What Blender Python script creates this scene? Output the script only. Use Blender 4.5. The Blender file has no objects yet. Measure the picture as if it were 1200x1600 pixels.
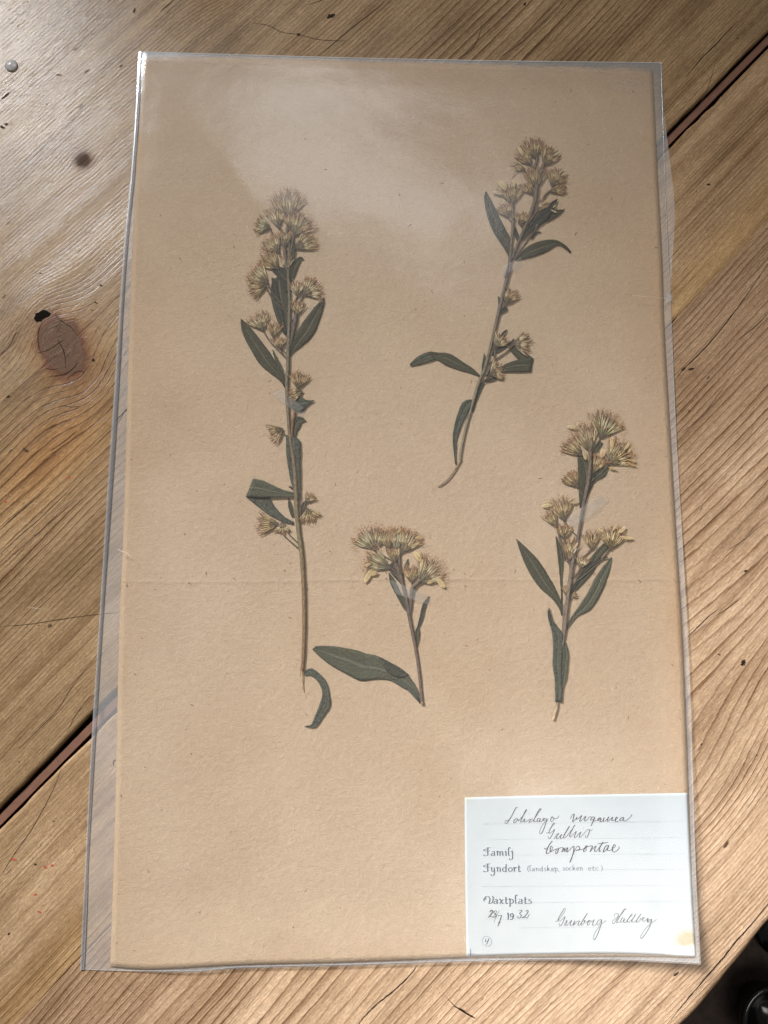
import bpy, math, random
import numpy as np
from mathutils import Vector, noise as mnoise
random.seed(7)
rng = np.random.default_rng(7)
scene = bpy.context.scene
COL = scene.collection

# ---------------------------------------------------------------- camera
# table top is z = 0; the herbarium sheet's lower left corner is the origin, x right, y up, metres
CAM = (0.10101, 0.14640, 0.33336)
ROT = ((0.99951, 0.00049, -0.03123), (-0.00415, 0.99309, -0.11729), (0.03096, 0.11736, 0.99261))
F = 1200.0
cam_data = bpy.data.cameras.new("camera")
cam = bpy.data.objects.new("camera", cam_data); COL.objects.link(cam)
from mathutils import Matrix
cam.matrix_world = Matrix.Translation(CAM) @ Matrix(ROT).to_4x4()
cam_data.sensor_fit = 'VERTICAL'; cam_data.sensor_height = 36.0; cam_data.lens = 27.0
cam_data.clip_start = 0.01; cam_data.clip_end = 50
scene.camera = cam

# ---------------------------------------------------------------- light
w = bpy.data.worlds.new("World"); scene.world = w; w.use_nodes = True
bg = w.node_tree.nodes['Background']
bg.inputs[0].default_value = (1.0, 0.93, 0.84, 1); bg.inputs[1].default_value = 0.115

def area(name, loc, target, sx, sy, power, color, spread):
    d = bpy.data.lights.new(name, 'AREA'); d.shape = 'RECTANGLE'; d.size = sx; d.size_y = sy
    d.energy = power; d.color = color; d.spread = math.radians(spread)
    o = bpy.data.objects.new(name, d); COL.objects.link(o); o.location = loc
    o.rotation_euler = (Vector(target) - Vector(loc)).to_track_quat('-Z', 'Y').to_euler()
    return o
area("window_light", (-1.04, 1.80, 1.35), (-0.26, 0.54, 0), 0.42, 0.42, 0.95, (0.97, 0.985, 1.0), 25)
area("added_key_beam", (-0.92, 1.22, 1.12), (0.62, -0.54, 0), 0.45, 0.45, 6.0, (0.98, 0.98, 1.0), 27)  # added lamp, not a second window; narrow beam brightens the lower right
rl = area("added_fill_panel", (0.573, -0.462, 1.0), (0.574, -0.462, 0), 0.62, 0.62, 3.2, (1.0, 0.94, 0.87), 120); rl.rotation_euler = (0, 0, math.radians(-12))  # added overhead panel that brightens the lower right and its film
cg = area("added_sheen_panel", (0.118, 1.221, 1.40), (0.018, 1.171, 0), 0.72, 0.34, 1.75, (0.97, 0.98, 1.0), 110); cg.rotation_euler = (0, 0, math.radians(-36.6))  # added panel, placed so its reflection makes the sheen on the upper film

vs = scene.view_settings
vs.view_transform = 'Standard'; vs.look = 'None'; vs.exposure = 0.12; vs.gamma = 1.0

# ---------------------------------------------------------------- helpers
C3 = np.array(CAM); R3 = np.array(ROT)
def P(x, y, z=0.0):
    d = R3 @ np.array([(x-600)/F, -(y-800)/F, -1.0])
    return C3 - d*((C3[2]-z)/d[2])*1.0
def lift(x, y):
    """how far the sleeve and sheet stand off the table (bent sheet)"""
    a = max(0.0, min(1.0, (x-0.15)/0.10)); b = max(0.0, min(1.0, (0.10-y)/0.11))
    c = max(0.0, min(1.0, (0.03-y)/0.04)); e = max(0.0, min(1.0, (x-0.225)/0.02))*max(0.0, min(1.0, (0.26-y)/0.15))
    a = a*a*(3-2*a); b = b*b*(3-2*b); c = c*c*(3-2*c); e = e*e*(3-2*e)
    left = max(0.0, min(1.0, x/0.03))
    return 0.0045*a*b + 0.0018*c*left + 0.0012*e
def W(px, py, h=0.0):
    """point of the sheet's surface seen at a pixel, h metres above the bent sheet"""
    p = P(px, py)
    z = lift(p[0], p[1]) + h
    return np.array([C3[0]+(p[0]-C3[0])*(1-z/C3[2]), C3[1]+(p[1]-C3[1])*(1-z/C3[2]), z])

def empty(name, loc, label, cat, group=None):
    o = bpy.data.objects.new(name, None); COL.objects.link(o); o.location = loc
    o.empty_display_size = 0.02
    o['label'] = label; o['category'] = cat
    if group: o['group'] = group
    return o
def build(name, verts, faces, mat, parent=None, smooth=True, uv=None, col=None, attrs=None, label=None, kind=None, loc=None):
    me = bpy.data.meshes.new(name)
    verts = np.asarray(verts, float)
    base = np.zeros(3)
    q = parent
    while q is not None:
        base = base + np.array(q.location); q = q.parent
    off = np.array(loc) if loc is not None else np.zeros(3)
    me.from_pydata((verts-base-off).tolist(), [], [tuple(map(int, f)) for f in faces])
    if uv is not None:
        l = me.uv_layers.new(name='UVMap'); idx = np.empty(len(me.loops), int); me.loops.foreach_get('vertex_index', idx)
        l.data.foreach_set('uv', np.asarray(uv, float)[idx].ravel())
    if col is not None:
        a = me.color_attributes.new('tint', 'FLOAT_COLOR', 'POINT')
        c = np.ones((len(verts), 4)); c[:, :3] = col; a.data.foreach_set('color', c.ravel())
    if attrs:
        for k, v in attrs.items():
            a = me.attributes.new(k, 'FLOAT', 'POINT'); a.data.foreach_set('value', np.asarray(v, float))
    if smooth: me.polygons.foreach_set('use_smooth', [True]*len(me.polygons))
    me.materials.append(mat); me.update()
    o = bpy.data.objects.new(name, me); COL.objects.link(o)
    if loc is not None: o.location = off
    if parent: o.parent = parent
    if label: o['label'] = label
    if kind: o['kind'] = kind
    return o
class MB:
    def __init__(s): s.v = []; s.f = []; s.c = []; s.uv = []
    def add(s, vs, fs, cs=None, uvs=None):
        b = len(s.v); s.v += [tuple(p) for p in vs]; s.f += [tuple(b+i for i in f) for f in fs]
        s.c += [tuple(c) for c in cs] if cs is not None else [(1, 1, 1)]*len(vs)
        s.uv += [tuple(c) for c in uvs] if uvs is not None else [(0, 0)]*len(vs)
    def build(s, name, mat, parent=None, **k):
        return build(name, s.v, s.f, mat, parent, uv=s.uv, col=s.c, **k)
def gridfaces(n, m, b=0):
    return [(b+i*m+j, b+i*m+j+1, b+(i+1)*m+j+1, b+(i+1)*m+j) for i in range(n-1) for j in range(m-1)]
def catmull(pts, per=6):
    pts = [np.array(p, float) for p in pts]
    if len(pts) < 3: 
        return [pts[0]+(pts[-1]-pts[0])*t/per for t in range(per+1)]
    q = [2*pts[0]-pts[1]] + pts + [2*pts[-1]-pts[-2]]; out = []
    for i in range(1, len(q)-2):
        for k in range(per):
            t = k/per; p0, p1, p2, p3 = q[i-1], q[i], q[i+1], q[i+2]
            out.append(0.5*((2*p1)+(-p0+p2)*t+(2*p0-5*p1+4*p2-p3)*t*t+(-p0+3*p1-3*p2+p3)*t**3))
    out.append(pts[-1]); return out
def resample(pts, n):
    a = np.array(pts); d = np.r_[0, np.cumsum(np.linalg.norm(np.diff(a[:, :2], axis=0), axis=1))]
    t = np.linspace(0, d[-1], n)
    return np.stack([np.interp(t, d, a[:, k]) for k in range(a.shape[1])], 1)
def sm(x, a=0.0, b=1.0):
    t = np.clip((np.asarray(x, float)-a)/(b-a), 0, 1); return t*t*(3-2*t)
def vnoise(x, y, seed=0):
    """smooth value noise on arrays, 0..1"""
    x = np.asarray(x, float); y = np.asarray(y, float)
    xi = np.floor(x).astype(np.int64); yi = np.floor(y).astype(np.int64); fx = x-xi; fy = y-yi
    def h(a, b):
        n = (a*374761393 + b*668265263 + seed*974634777) & 0xffffffff
        n = ((n ^ (n >> 13))*1274126177) & 0xffffffff
        return ((n ^ (n >> 16)) & 0xffff)/65535.0
    fx = fx*fx*(3-2*fx); fy = fy*fy*(3-2*fy)
    return (h(xi, yi)*(1-fx)+h(xi+1, yi)*fx)*(1-fy)+(h(xi, yi+1)*(1-fx)+h(xi+1, yi+1)*fx)*fy

# ---------------------------------------------------------------- materials
class NT:
    def __init__(s, name):
        s.m = bpy.data.materials.new(name); s.m.use_nodes = True; s.t = s.m.node_tree
        s.t.nodes.clear(); s.out = s.t.nodes.new('ShaderNodeOutputMaterial')
    def n(s, typ, ins=None, **props):
        nd = s.t.nodes.new(typ)
        for k, v in props.items(): setattr(nd, k, v)
        for k, v in (ins or {}).items():
            sock = nd.inputs[k]
            if isinstance(v, bpy.types.NodeSocket): s.t.links.new(v, sock)
            elif isinstance(v, bpy.types.Node): s.t.links.new(v.outputs[0], sock)
            else: sock.default_value = v
        return nd
    def math(s, op, a, b=None, c=None, clamp=False):
        ins = {0: a}
        if b is not None: ins[1] = b
        if c is not None: ins[2] = c
        nd = s.n('ShaderNodeMath', ins, operation=op); nd.use_clamp = clamp; return nd.outputs[0]
    def noise(s, vec, scale, detail=3, rough=0.5, dist=0.0):
        return s.n('ShaderNodeTexNoise', {'Vector': vec, 'Scale': scale, 'Detail': detail, 'Roughness': rough, 'Distortion': dist}).outputs['Fac']
    def ramp(s, fac, *stops):
        nd = s.n('ShaderNodeValToRGB', {0: fac}); cr = nd.color_ramp
        while len(cr.elements) < len(stops): cr.elements.new(0.5)
        for e, (p, c) in zip(cr.elements, stops):
            e.position = p; e.color = (c if len(c) == 4 else (*c, 1)) if not isinstance(c, (int, float)) else (c, c, c, 1)
        return nd.outputs[0]
    def mapr(s, v, a, b, c=0.0, d=1.0):
        return s.n('ShaderNodeMapRange', {0: v, 1: a, 2: b, 3: c, 4: d}).outputs[0]
    def mix(s, fac, a, b, mode='MIX'):
        nd = s.t.nodes.new('ShaderNodeMix'); nd.data_type = 'RGBA'; nd.blend_type = mode
        for i, v in ((0, fac), (6, a), (7, b)):
            sock = nd.inputs[i]
            if isinstance(v, bpy.types.NodeSocket): s.t.links.new(v, sock)
            else: sock.default_value = (*v, 1) if isinstance(v, tuple) and len(v) == 3 else v
        return nd.outputs[2]
    def attr(s, name): return s.n('ShaderNodeAttribute', attribute_name=name)
    def scale(s, vec, v): return s.n('ShaderNodeVectorMath', {0: vec, 1: v}, operation='MULTIPLY').outputs[0]
    def bump(s, h, strength, dist, normal=None):
        ins = {'Height': h, 'Strength': strength, 'Distance': dist}
        if normal is not None: ins['Normal'] = normal
        return s.n('ShaderNodeBump', ins).outputs[0]
    def prin(s, **k):
        mp = {'color': 'Base Color', 'rough': 'Roughness', 'normal': 'Normal', 'spec': 'Specular IOR Level', 'coat': 'Coat Weight',
              'coatr': 'Coat Roughness', 'alpha': 'Alpha', 'sheen': 'Sheen Weight', 'metal': 'Metallic', 'ior': 'IOR'}
        ins = {}
        for a, v in k.items(): ins[mp[a]] = (*v, 1) if a == 'color' and isinstance(v, tuple) else v
        return s.n('ShaderNodeBsdfPrincipled', ins).outputs[0]
    def done(s, shader):
        s.t.links.new(shader, s.out.inputs[0]); return s.m
def OBJ(t): return t.n('ShaderNodeTexCoord').outputs['Object']
def UV(t): return t.n('ShaderNodeTexCoord').outputs['UV']

def wood_material():
    t = NT('pine_wood'); uv = UV(t)           # uv = metres along / across the grain
    ph = t.attr('phase').outputs['Fac']; ls = t.attr('line_strength').outputs['Fac']; kn = t.attr('knot').outputs['Fac']
    tint = t.attr('tint').outputs['Color']
    n1 = t.noise(t.scale(uv, (22, 160, 0)), 1, 4, 0.6)
    n2 = t.noise(t.scale(uv, (70, 700, 0)), 1, 3, 0.6)
    p2 = t.math('ADD', ph, t.math('ADD', t.mapr(n1, 0, 1, -0.35, 0.35), t.mapr(n2, 0, 1, -0.12, 0.12)))
    fr = t.math('FRACT', p2)
    late = t.ramp(fr, (0.0, 0.0), (0.35, 0.04), (0.70, 0.30), (0.88, 1.0), (0.95, 0.92), (1.0, 0.0))
    kwob = t.mapr(t.noise(uv, 150, 5, 0.65), 0, 1, -0.42, 0.42)
    krn = t.math('ADD', kn, kwob); kmask = t.mapr(krn, 1.02, 0.94); krim = t.math('MULTIPLY', t.mapr(krn, 1.30, 1.0), t.mapr(krn, 0.80, 0.96))
    kring = t.math('FRACT', t.math('MULTIPLY', t.math('ADD', kn, t.mapr(t.noise(uv, 90, 3), 0, 1, -0.25, 0.25)), 5.5))
    late2 = t.ramp(t.math('FRACT', t.math('ADD', t.math('MULTIPLY', p2, 3.0), t.mapr(n2, 0, 1, -0.5, 0.5))), (0.0, 0.0), (0.5, 0.1), (0.86, 1.0), (1.0, 0.0))
    ring_id = t.math('FLOOR', p2)
    rid = t.n('ShaderNodeTexWhiteNoise', {'W': ring_id}, noise_dimensions='1D').outputs['Value']
    var = t.noise(t.scale(uv, (9, 60, 0)), 1, 3, 0.6)
    strength = t.math('MULTIPLY', t.math('MULTIPLY', ls, t.mapr(rid, 0, 1, 0.45, 1.15)), t.mapr(var, 0.3, 0.7, 0.45, 1.15))
    latef = t.math('MULTIPLY', late, strength, clamp=True)
    latef = t.math('ADD', latef, t.math('MULTIPLY', late2, t.math('MULTIPLY', ls, t.mapr(var, 0.4, 0.65, 0.05, 0.45))), clamp=True)
    fib = t.noise(t.scale(uv, (90, 2600, 0)), 1, 3, 0.65)
    fib2 = t.noise(t.scale(uv, (300, 1300, 0)), 1, 4, 0.7)
    blotch = t.noise(t.scale(uv, (16, 34, 0)), 1, 5, 0.6)
    fine = t.noise(t.scale(uv, (900, 1500, 0)), 1, 3, 0.7)
    c = t.ramp(blotch, (0.28, (0.245, 0.172, 0.104)), (0.5, (0.345, 0.252, 0.162)), (0.72, (0.43, 0.328, 0.222)))
    c = t.mix(1.0, c, tint, 'MULTIPLY')
    c = t.mix(t.mapr(fib, 0.35, 0.7, 0.0, 0.7), c, t.mix(1.0, c, (0.62, 0.52, 0.42), 'MULTIPLY'))
    c = t.mix(t.mapr(fib2, 0.48, 0.72, 0.0, 0.75), c, t.mix(1.0, c, (1.6, 1.58, 1.55), 'MULTIPLY'))
    c = t.mix(t.mapr(fine, 0.45, 0.7, 0.0, 0.6), c, t.mix(1.0, c, (0.56, 0.51, 0.46), 'MULTIPLY'))
    streak = t.noise(t.scale(uv, (5, 190, 0)), 1, 5, 0.7)
    c = t.mix(t.mapr(streak, 0.47, 0.66, 0.0, 0.72), c, t.mix(1.0, c, (0.48, 0.40, 0.33), 'MULTIPLY'))
    c = t.mix(t.math('MULTIPLY', latef, 0.92, clamp=True), c, t.mix(1.0, c, (0.36, 0.27, 0.20), 'MULTIPLY'))
    # dents, pores and dark flecks
    vor = t.n('ShaderNodeTexVoronoi', {'Vector': t.scale(uv, (75, 210, 0)), 'Scale': 1.0, 'Randomness': 1.0})
    keep = t.n('ShaderNodeTexWhiteNoise', {'Vector': vor.outputs['Position']}, noise_dimensions='3D').outputs['Value']
    dist = t.math('ADD', vor.outputs['Distance'], t.mapr(fine, 0, 1, -0.08, 0.08))
    dot = t.math('MULTIPLY', t.mapr(dist, 0.12, 0.05, 0.0, 1.0), t.mapr(keep, 0.93, 0.95, 0.0, 1.0))
    pores = t.math('MULTIPLY', t.mapr(t.noise(t.scale(uv, (260, 1500, 0)), 1, 2, 0.5), 0.66, 0.72), t.mapr(blotch, 0.45, 0.6, 0.0, 0.8))
    dark = t.math('MAXIMUM', dot, pores, clamp=True)
    c = t.mix(t.math('MULTIPLY', dark, 0.72), c, (0.035, 0.024, 0.016))
    # pale scratches across the grain
    sc = t.noise(t.scale(t.n('ShaderNodeVectorRotate', {'Vector': uv, 'Angle': 0.9}, rotation_type='Z_AXIS').outputs[0], (45, 900, 0)), 1, 2, 0.5)
    scm = t.math('MULTIPLY', t.mapr(sc, 0.70, 0.74), t.mapr(t.noise(uv, 30, 2), 0.5, 0.6))
    c = t.mix(t.math('MULTIPLY', scm, 0.35), c, (0.50, 0.41, 0.30))
    # knot grain and colour
    kc = t.mix(t.noise(uv, 500, 4), (0.060, 0.034, 0.024), (0.165, 0.098, 0.066))
    kc = t.mix(t.mapr(kring, 0.6, 1.0, 0, 0.4), kc, (0.075, 0.040, 0.026))
    c = t.mix(t.math('MULTIPLY', kmask, 0.88), c, kc)
    c = t.mix(t.math('MULTIPLY', krim, 0.8), c, (0.13, 0.055, 0.028))
    c = t.mix(t.math('MULTIPLY', t.attr('dark_spot').outputs['Fac'], t.mapr(fib, 0.2, 0.7, 0.75, 1.0)), c, (0.040, 0.020, 0.013))
    h = t.math('ADD', t.math('MULTIPLY', latef, 0.8), t.math('ADD', t.math('MULTIPLY', fib, 0.45), t.math('MULTIPLY', fib2, 0.35)))
    h = t.math('SUBTRACT', h, t.math('MULTIPLY', dark, 1.6))
    h = t.math('SUBTRACT', h, t.math('MULTIPLY', scm, 0.5))
    h = t.math('ADD', h, t.math('MULTIPLY', t.noise(uv, 60, 3), 1.6))
    nm = t.bump(h, 0.45, 0.00026)
    rough = t.mapr(fib2, 0.2, 0.8, 0.20, 0.36)
    dsp = t.math('MAXIMUM', t.attr('dark_spot').outputs['Fac'], t.math('MULTIPLY', kmask, 0.5))
    return t.done(t.prin(color=c, rough=rough, normal=nm, spec=t.mapr(dsp, 0, 1, 0.25, 0.03)))

def plain(name, color, rough=0.6, spec=0.3, nscale=300, var=0.35, bump=0.0002, **k):
    t = NT(name); o = OBJ(t); n = t.noise(o, nscale, 4, 0.6)
    lo = tuple(x*(1-var) for x in color); hi = tuple(min(1, x*(1+var)) for x in color)
    c = t.mix(n, lo, hi)
    return t.done(t.prin(color=c, rough=rough, spec=spec, normal=t.bump(n, 0.6, bump), **k))
def paper_material():
    t = NT('brown_kraft_paper'); o = OBJ(t); tint = t.attr('tint').outputs['Color']
    f1 = t.noise(t.scale(o, (1, 1.6, 1)), 1500, 4, 0.75, 0.4)
    f2 = t.noise(o, 380, 3, 0.6); f3 = t.noise(o, 24, 4, 0.55)
    c = t.mix(f3, (0.430, 0.322, 0.220), (0.540, 0.424, 0.300))
    c = t.mix(t.mapr(t.noise(o, 8, 4, 0.6), 0.42, 0.68, 0.0, 0.5), c, t.mix(1.0, c, (0.90, 0.83, 0.74), 'MULTIPLY'))
    c = t.mix(1.0, c, tint, 'MULTIPLY')
    c = t.mix(t.mapr(f1, 0.30, 0.70, 0.0, 0.55), c, t.mix(1.0, c, (0.66, 0.60, 0.55), 'MULTIPLY'))
    c = t.mix(t.mapr(f2, 0.45, 0.75, 0.0, 0.22), c, t.mix(1.0, c, (1.3, 1.28, 1.25), 'MULTIPLY'))
    # short brown and pale fibres
    def fibres(ang, sc, th):
        r = t.n('ShaderNodeVectorRotate', {'Vector': o, 'Angle': ang}, rotation_type='Z_AXIS').outputs[0]
        return t.mapr(t.noise(t.scale(r, (sc, sc*5, 1)), 1, 2, 0.5, 0.6), th, th+0.03)
    fa = t.math('MAXIMUM', fibres(0.5, 260, 0.735), fibres(2.1, 300, 0.74))
    c = t.mix(t.math('MULTIPLY', fa, 0.40), c, (0.17, 0.085, 0.04))
    fb = t.math('MAXIMUM', fibres(1.3, 280, 0.72), fibres(2.8, 320, 0.73))
    c = t.mix(t.math('MULTIPLY', fb, 0.35), c, (0.66, 0.52, 0.38))
    h = t.math('ADD', t.math('MULTIPLY', f1, 0.8), f2)
    return t.done(t.prin(color=c, rough=0.82, spec=0.12, normal=t.bump(h, 0.9, 0.00035)))
def label_material():
    t = NT('pale_blue_label_paper'); o = OBJ(t); tint = t.attr('tint').outputs['Color']
    n = t.noise(o, 900, 3, 0.7); n2 = t.noise(o, 60, 4, 0.6)
    c = t.mix(n2, (0.40, 0.435, 0.448), (0.45, 0.478, 0.482))
    c = t.mix(1.0, c, tint, 'MULTIPLY')
    c = t.mix(t.mapr(n, 0.35, 0.7, 0, 0.10), c, (0.45, 0.48, 0.50))
    return t.done(t.prin(color=c, rough=0.75, spec=0.15, normal=t.bump(n, 0.4, 0.0001)))
def film_material(name, veil, gloss, tintc=(0.86, 0.89, 0.93), rough=0.24):
    t = NT(name); o = OBJ(t)
    tr = t.n('ShaderNodeBsdfTransparent', {'Color': (0.985, 0.985, 0.985, 1)}).outputs[0]
    n = t.noise(o, 26, 3, 0.55); fine = t.noise(o, 900, 2, 0.6); sc = t.noise(t.scale(o, (40, 700, 1)), 1, 2)
    df = t.n('ShaderNodeBsdfDiffuse', {'Color': (*tintc, 1)}).outputs[0]
    m1 = t.n('ShaderNodeMixShader', {0: t.mapr(n, 0.3, 0.7, veil*0.8, veil*1.2), 1: tr, 2: df}).outputs[0]
    nm = t.bump(t.math('ADD', t.math('MULTIPLY', fine, 0.12), t.noise(o, 45, 2)), 0.30, 0.0009)
    gl = t.n('ShaderNodeBsdfGlossy', {'Color': (0.95, 0.97, 1, 1), 'Roughness': rough, 'Normal': nm}).outputs[0]
    fz = t.n('ShaderNodeFresnel', {'IOR': 1.49, 'Normal': nm}).outputs[0]
    m2 = t.n('ShaderNodeMixShader', {0: t.math('MULTIPLY', fz, gloss), 1: m1, 2: gl}).outputs[0]
    return t.done(m2)
def tape_material():
    t = NT('translucent_tape'); o = OBJ(t)
    tr = t.n('ShaderNodeBsdfTransparent', {'Color': (0.97, 0.97, 0.96, 1)}).outputs[0]
    n = t.noise(o, 500, 3)
    pr = t.prin(color=(0.50, 0.49, 0.47), rough=0.4, spec=0.4, normal=t.bump(n, 0.4, 0.0002))
    return t.done(t.n('ShaderNodeMixShader', {0: t.mapr(n, 0.3, 0.7, 0.12, 0.23), 1: tr, 2: pr}).outputs[0])
def leaf_material(name, c1, c2, dark, mott, rib):
    t = NT(name); o = OBJ(t); uv = UV(t)
    n = t.noise(o, 130, 4, 0.6); f = t.noise(t.scale(uv, (5, 26, 0)), 1, 4, 0.6); g = t.noise(o, 1300, 3, 0.65)
    sep = t.n('ShaderNodeSeparateXYZ', {0: uv})
    c = t.mix(n, c1, c2)
    c = t.mix(t.mapr(f, 0.35, 0.7, 0, 0.35), c, t.mix(1.0, c, (1.5, 1.4, 1.25), 'MULTIPLY'))
    c = t.mix(t.mapr(g, 0.4, 0.7, 0, 0.6), c, t.mix(1.0, c, (0.5, 0.5, 0.5), 'MULTIPLY'))
    c = t.mix(t.mapr(t.noise(o, 70, 4, 0.7), 0.5, 0.68, 0, 0.6), c, t.mix(1.0, c, (1.0, 0.80, 0.62), 'MULTIPLY'))
    wr = t.noise(t.scale(o, (1, 1, 1)), 620, 3, 0.7, 1.2)
    c = t.mix(t.math('MULTIPLY', t.mapr(wr, 0.54, 0.60), mott), c, dark)
    mid = t.math('ABSOLUTE', t.math('SUBTRACT', sep.outputs[1], 0.5))
    ribm = t.mapr(mid, 0.075, 0.025, 0, rib)
    c = t.mix(ribm, c, (0.17, 0.155, 0.105))
    # side veins
    w = t.math('SINE', t.math('ADD', t.math('MULTIPLY', sep.outputs[0], 60), t.math('MULTIPLY', mid, 34)))
    c = t.mix(t.mapr(w, 0.86, 1.0, 0, 0.20), c, (0.17, 0.18, 0.13))
    h = t.math('ADD', t.math('ADD', t.math('MULTIPLY', ribm, 0.8), g), t.math('MULTIPLY', wr, mott))
    return t.done(t.prin(color=c, rough=0.72, spec=0.12, normal=t.bump(h, 1.0, 0.0006)))
def stem_material():
    t = NT('dried_stem'); uv = UV(t); o = OBJ(t); tint = t.attr('tint').outputs['Color']
    s = t.noise(t.scale(uv, (3, 7, 0)), 1, 3, 0.6); g = t.noise(o, 900, 3)
    c = t.mix(t.mapr(s, 0.35, 0.65), t.mix(1.0, tint, (0.5, 0.47, 0.45), 'MULTIPLY'), t.mix(1.0, tint, (1.35, 1.3, 1.2), 'MULTIPLY'))
    c = t.mix(t.mapr(g, 0.5, 0.75, 0, 0.4), c, t.mix(1.0, c, (0.5, 0.5, 0.5), 'MULTIPLY'))
    return t.done(t.prin(color=c, rough=0.6, spec=0.25, normal=t.bump(s, 0.6, 0.0003)))
def tint_material(name, rough=0.65, spec=0.2, trans=0.0):
    t = NT(name); o = OBJ(t); tint = t.attr('tint').outputs['Color']; g = t.noise(o, 1200, 3)
    c = t.mix(t.mapr(g, 0.35, 0.7, 0, 0.5), tint, t.mix(1.0, tint, (0.72, 0.68, 0.62), 'MULTIPLY'))
    return t.done(t.prin(color=c, rough=rough, spec=spec, normal=t.bump(g, 0.3, 0.0001)))
def hair_material():
    t = NT('pappus_hair'); tint = t.attr('tint').outputs['Color']
    tr = t.n('ShaderNodeBsdfTransparent', {'Color': (1, 1, 1, 1)}).outputs[0]
    return t.done(t.n('ShaderNodeMixShader', {0: 0.62, 1: tr, 2: t.prin(color=tint, rough=0.8, spec=0.05)}).outputs[0])

M_wood = wood_material(); M_paper = paper_material(); M_label = label_material()
M_front = film_material('clear_sleeve_film', 0.026, 0.72, (0.86, 0.83, 0.80), 0.18)
M_back = film_material('clear_sleeve_back', 0.19, 0.4, (0.88, 0.86, 0.83))
M_fold = film_material('sleeve_fold', 0.42, 1.0, (0.78, 0.84, 0.90), 0.36)
M_tape = tape_material(); M_roll = film_material('sleeve_roll', 0.12, 1.5, (0.84, 0.88, 0.93), 0.22)
M_leaf = leaf_material('dried_leaf', (0.047, 0.045, 0.028), (0.078, 0.073, 0.045), (0.03, 0.034, 0.03), 0.15, 0.55)
M_leafm = leaf_material('mottled_leaf', (0.056, 0.063, 0.046), (0.100, 0.104, 0.078), (0.028, 0.033, 0.032), 0.85, 0.35)
M_leafp = leaf_material('pale_leaf', (0.062, 0.064, 0.042), (0.098, 0.098, 0.064), (0.05, 0.06, 0.05), 0.25, 0.5)
M_leafd = leaf_material('dark_leaf', (0.038, 0.037, 0.029), (0.062, 0.060, 0.045), (0.02, 0.02, 0.02), 0.3, 0.1)
M_stem = stem_material(); M_bract = tint_material('flower_bract'); M_petal = tint_material('dried_petal', 0.7, 0.15)
M_hair = hair_material()
M_ink = plain('handwriting_ink', (0.055, 0.057, 0.058), 0.6, 0.2, 1500, 0.75)
M_ink2 = plain('faint_ink', (0.12, 0.13, 0.14), 0.6, 0.2, 900, 0.5)
M_print = plain('printing_ink', (0.06, 0.08, 0.10), 0.6, 0.2, 900, 0.4)
M_dots = plain('dotted_rule_ink', (0.24, 0.28, 0.31), 0.6, 0.2, 900, 0.3)
M_crack = plain('dark_crack', (0.028, 0.019, 0.013), 0.9, 0.05, 500, 0.5)
M_crackl = plain('brown_crack', (0.085, 0.052, 0.032), 0.85, 0.08, 500, 0.5)
M_void = plain('dark_gap', (0.010, 0.008, 0.006), 0.95, 0.02, 500, 0.5)
M_tongue = plain('red_brown_tongue', (0.17, 0.082, 0.052), 0.6, 0.35, 260, 0.35)
M_floor = plain('dark_carpet', (0.052, 0.040, 0.035), 0.95, 0.05, 60, 0.7, 0.002)
M_black = plain('gloss_black', (0.004, 0.004, 0.005), 0.18, 0.5, 100, 0.2, 0.00005)
M_red = plain('red_fleck', (0.42, 0.07, 0.04), 0.6, 0.2)
M_bead = plain('clear_disc', (0.42, 0.40, 0.40), 0.15, 0.6, 300, 0.15)
M_thread = plain('pale_thread', (0.62, 0.54, 0.42), 0.6, 0.3)

# ---------------------------------------------------------------- floor
fl = build('floor', [(-3, -3, -.76), (3, -3, -.76), (3, 3, -.76), (-3, 3, -.76)], [(0, 1, 2, 3)], M_floor)
fl['kind'] = 'structure'

# ---------------------------------------------------------------- table
ang = math.radians(45.92)
DU = np.array([math.cos(ang), math.sin(ang)]); DV = np.array([-math.sin(ang), math.cos(ang)])
O2 = P(0, 1259)[:2]
def uvof(px, py, z=0): q = P(px, py, z)[:2]-O2; return np.array([q @ DU, q @ DV])
def line(a, b):
    A, B = uvof(*a), uvof(*b); k = (B[1]-A[1])/(B[0]-A[0]); return A[1]-k*A[0], k
LA = line((0, 1259), (1200, 47)); LB = line((0, 1295), (1200, 75)); LJ = line((28, 1600), (1200, 344)); LE = line((1060, 1606), (1200, 1449))
LE = (LE[0], LJ[1]*0.5 + LE[1]*0.0)
LE = (uvof(1145, 1511)[1]-LE[1]*uvof(1145, 1511)[0], LE[1])
table = empty('pine_table', (0.1, 0.15, -0.03), 'worn scrubbed pine table of wide knotty boards under the plastic sleeve', 'table')
KNOTS = []   # (u, v, X, Y, half length, half width, axis dir, strength, visible)
def knot(px, py, la, wa, ax, amp, vis):
    q = uvof(px, py); w_ = P(px, py); L_ = math.hypot(*ax)
    KNOTS.append((q[0], q[1], w_[0], w_[1], la, wa, (ax[0]/L_, -ax[1]/L_), amp, vis))
knot(98, 543, .0150, .0098, (.42, .93), 1.0, 1.0); knot(130, 250, .0040, .0034, (.7, -.7), .7, .0)
knot(1000, 1180, .042, .034, (.7, -.7), 0.75, 0.0); knot(75, 705, .016, .007, (.6, -.7), .45, 0.0); knot(350, -60, .014, .011, (.7, -.7), .9, .0)
def freq_profile(pts):
    """pts: (v metres, period mm) -> integrated phase function"""
    vv = np.linspace(-0.6, 0.6, 6001); per = np.interp(vv, [p[0] for p in pts], [p[1] for p in pts])/1000.0
    ph = np.cumsum(1/per)*(vv[1]-vv[0]); return lambda v: np.interp(v, vv, ph)
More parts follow.
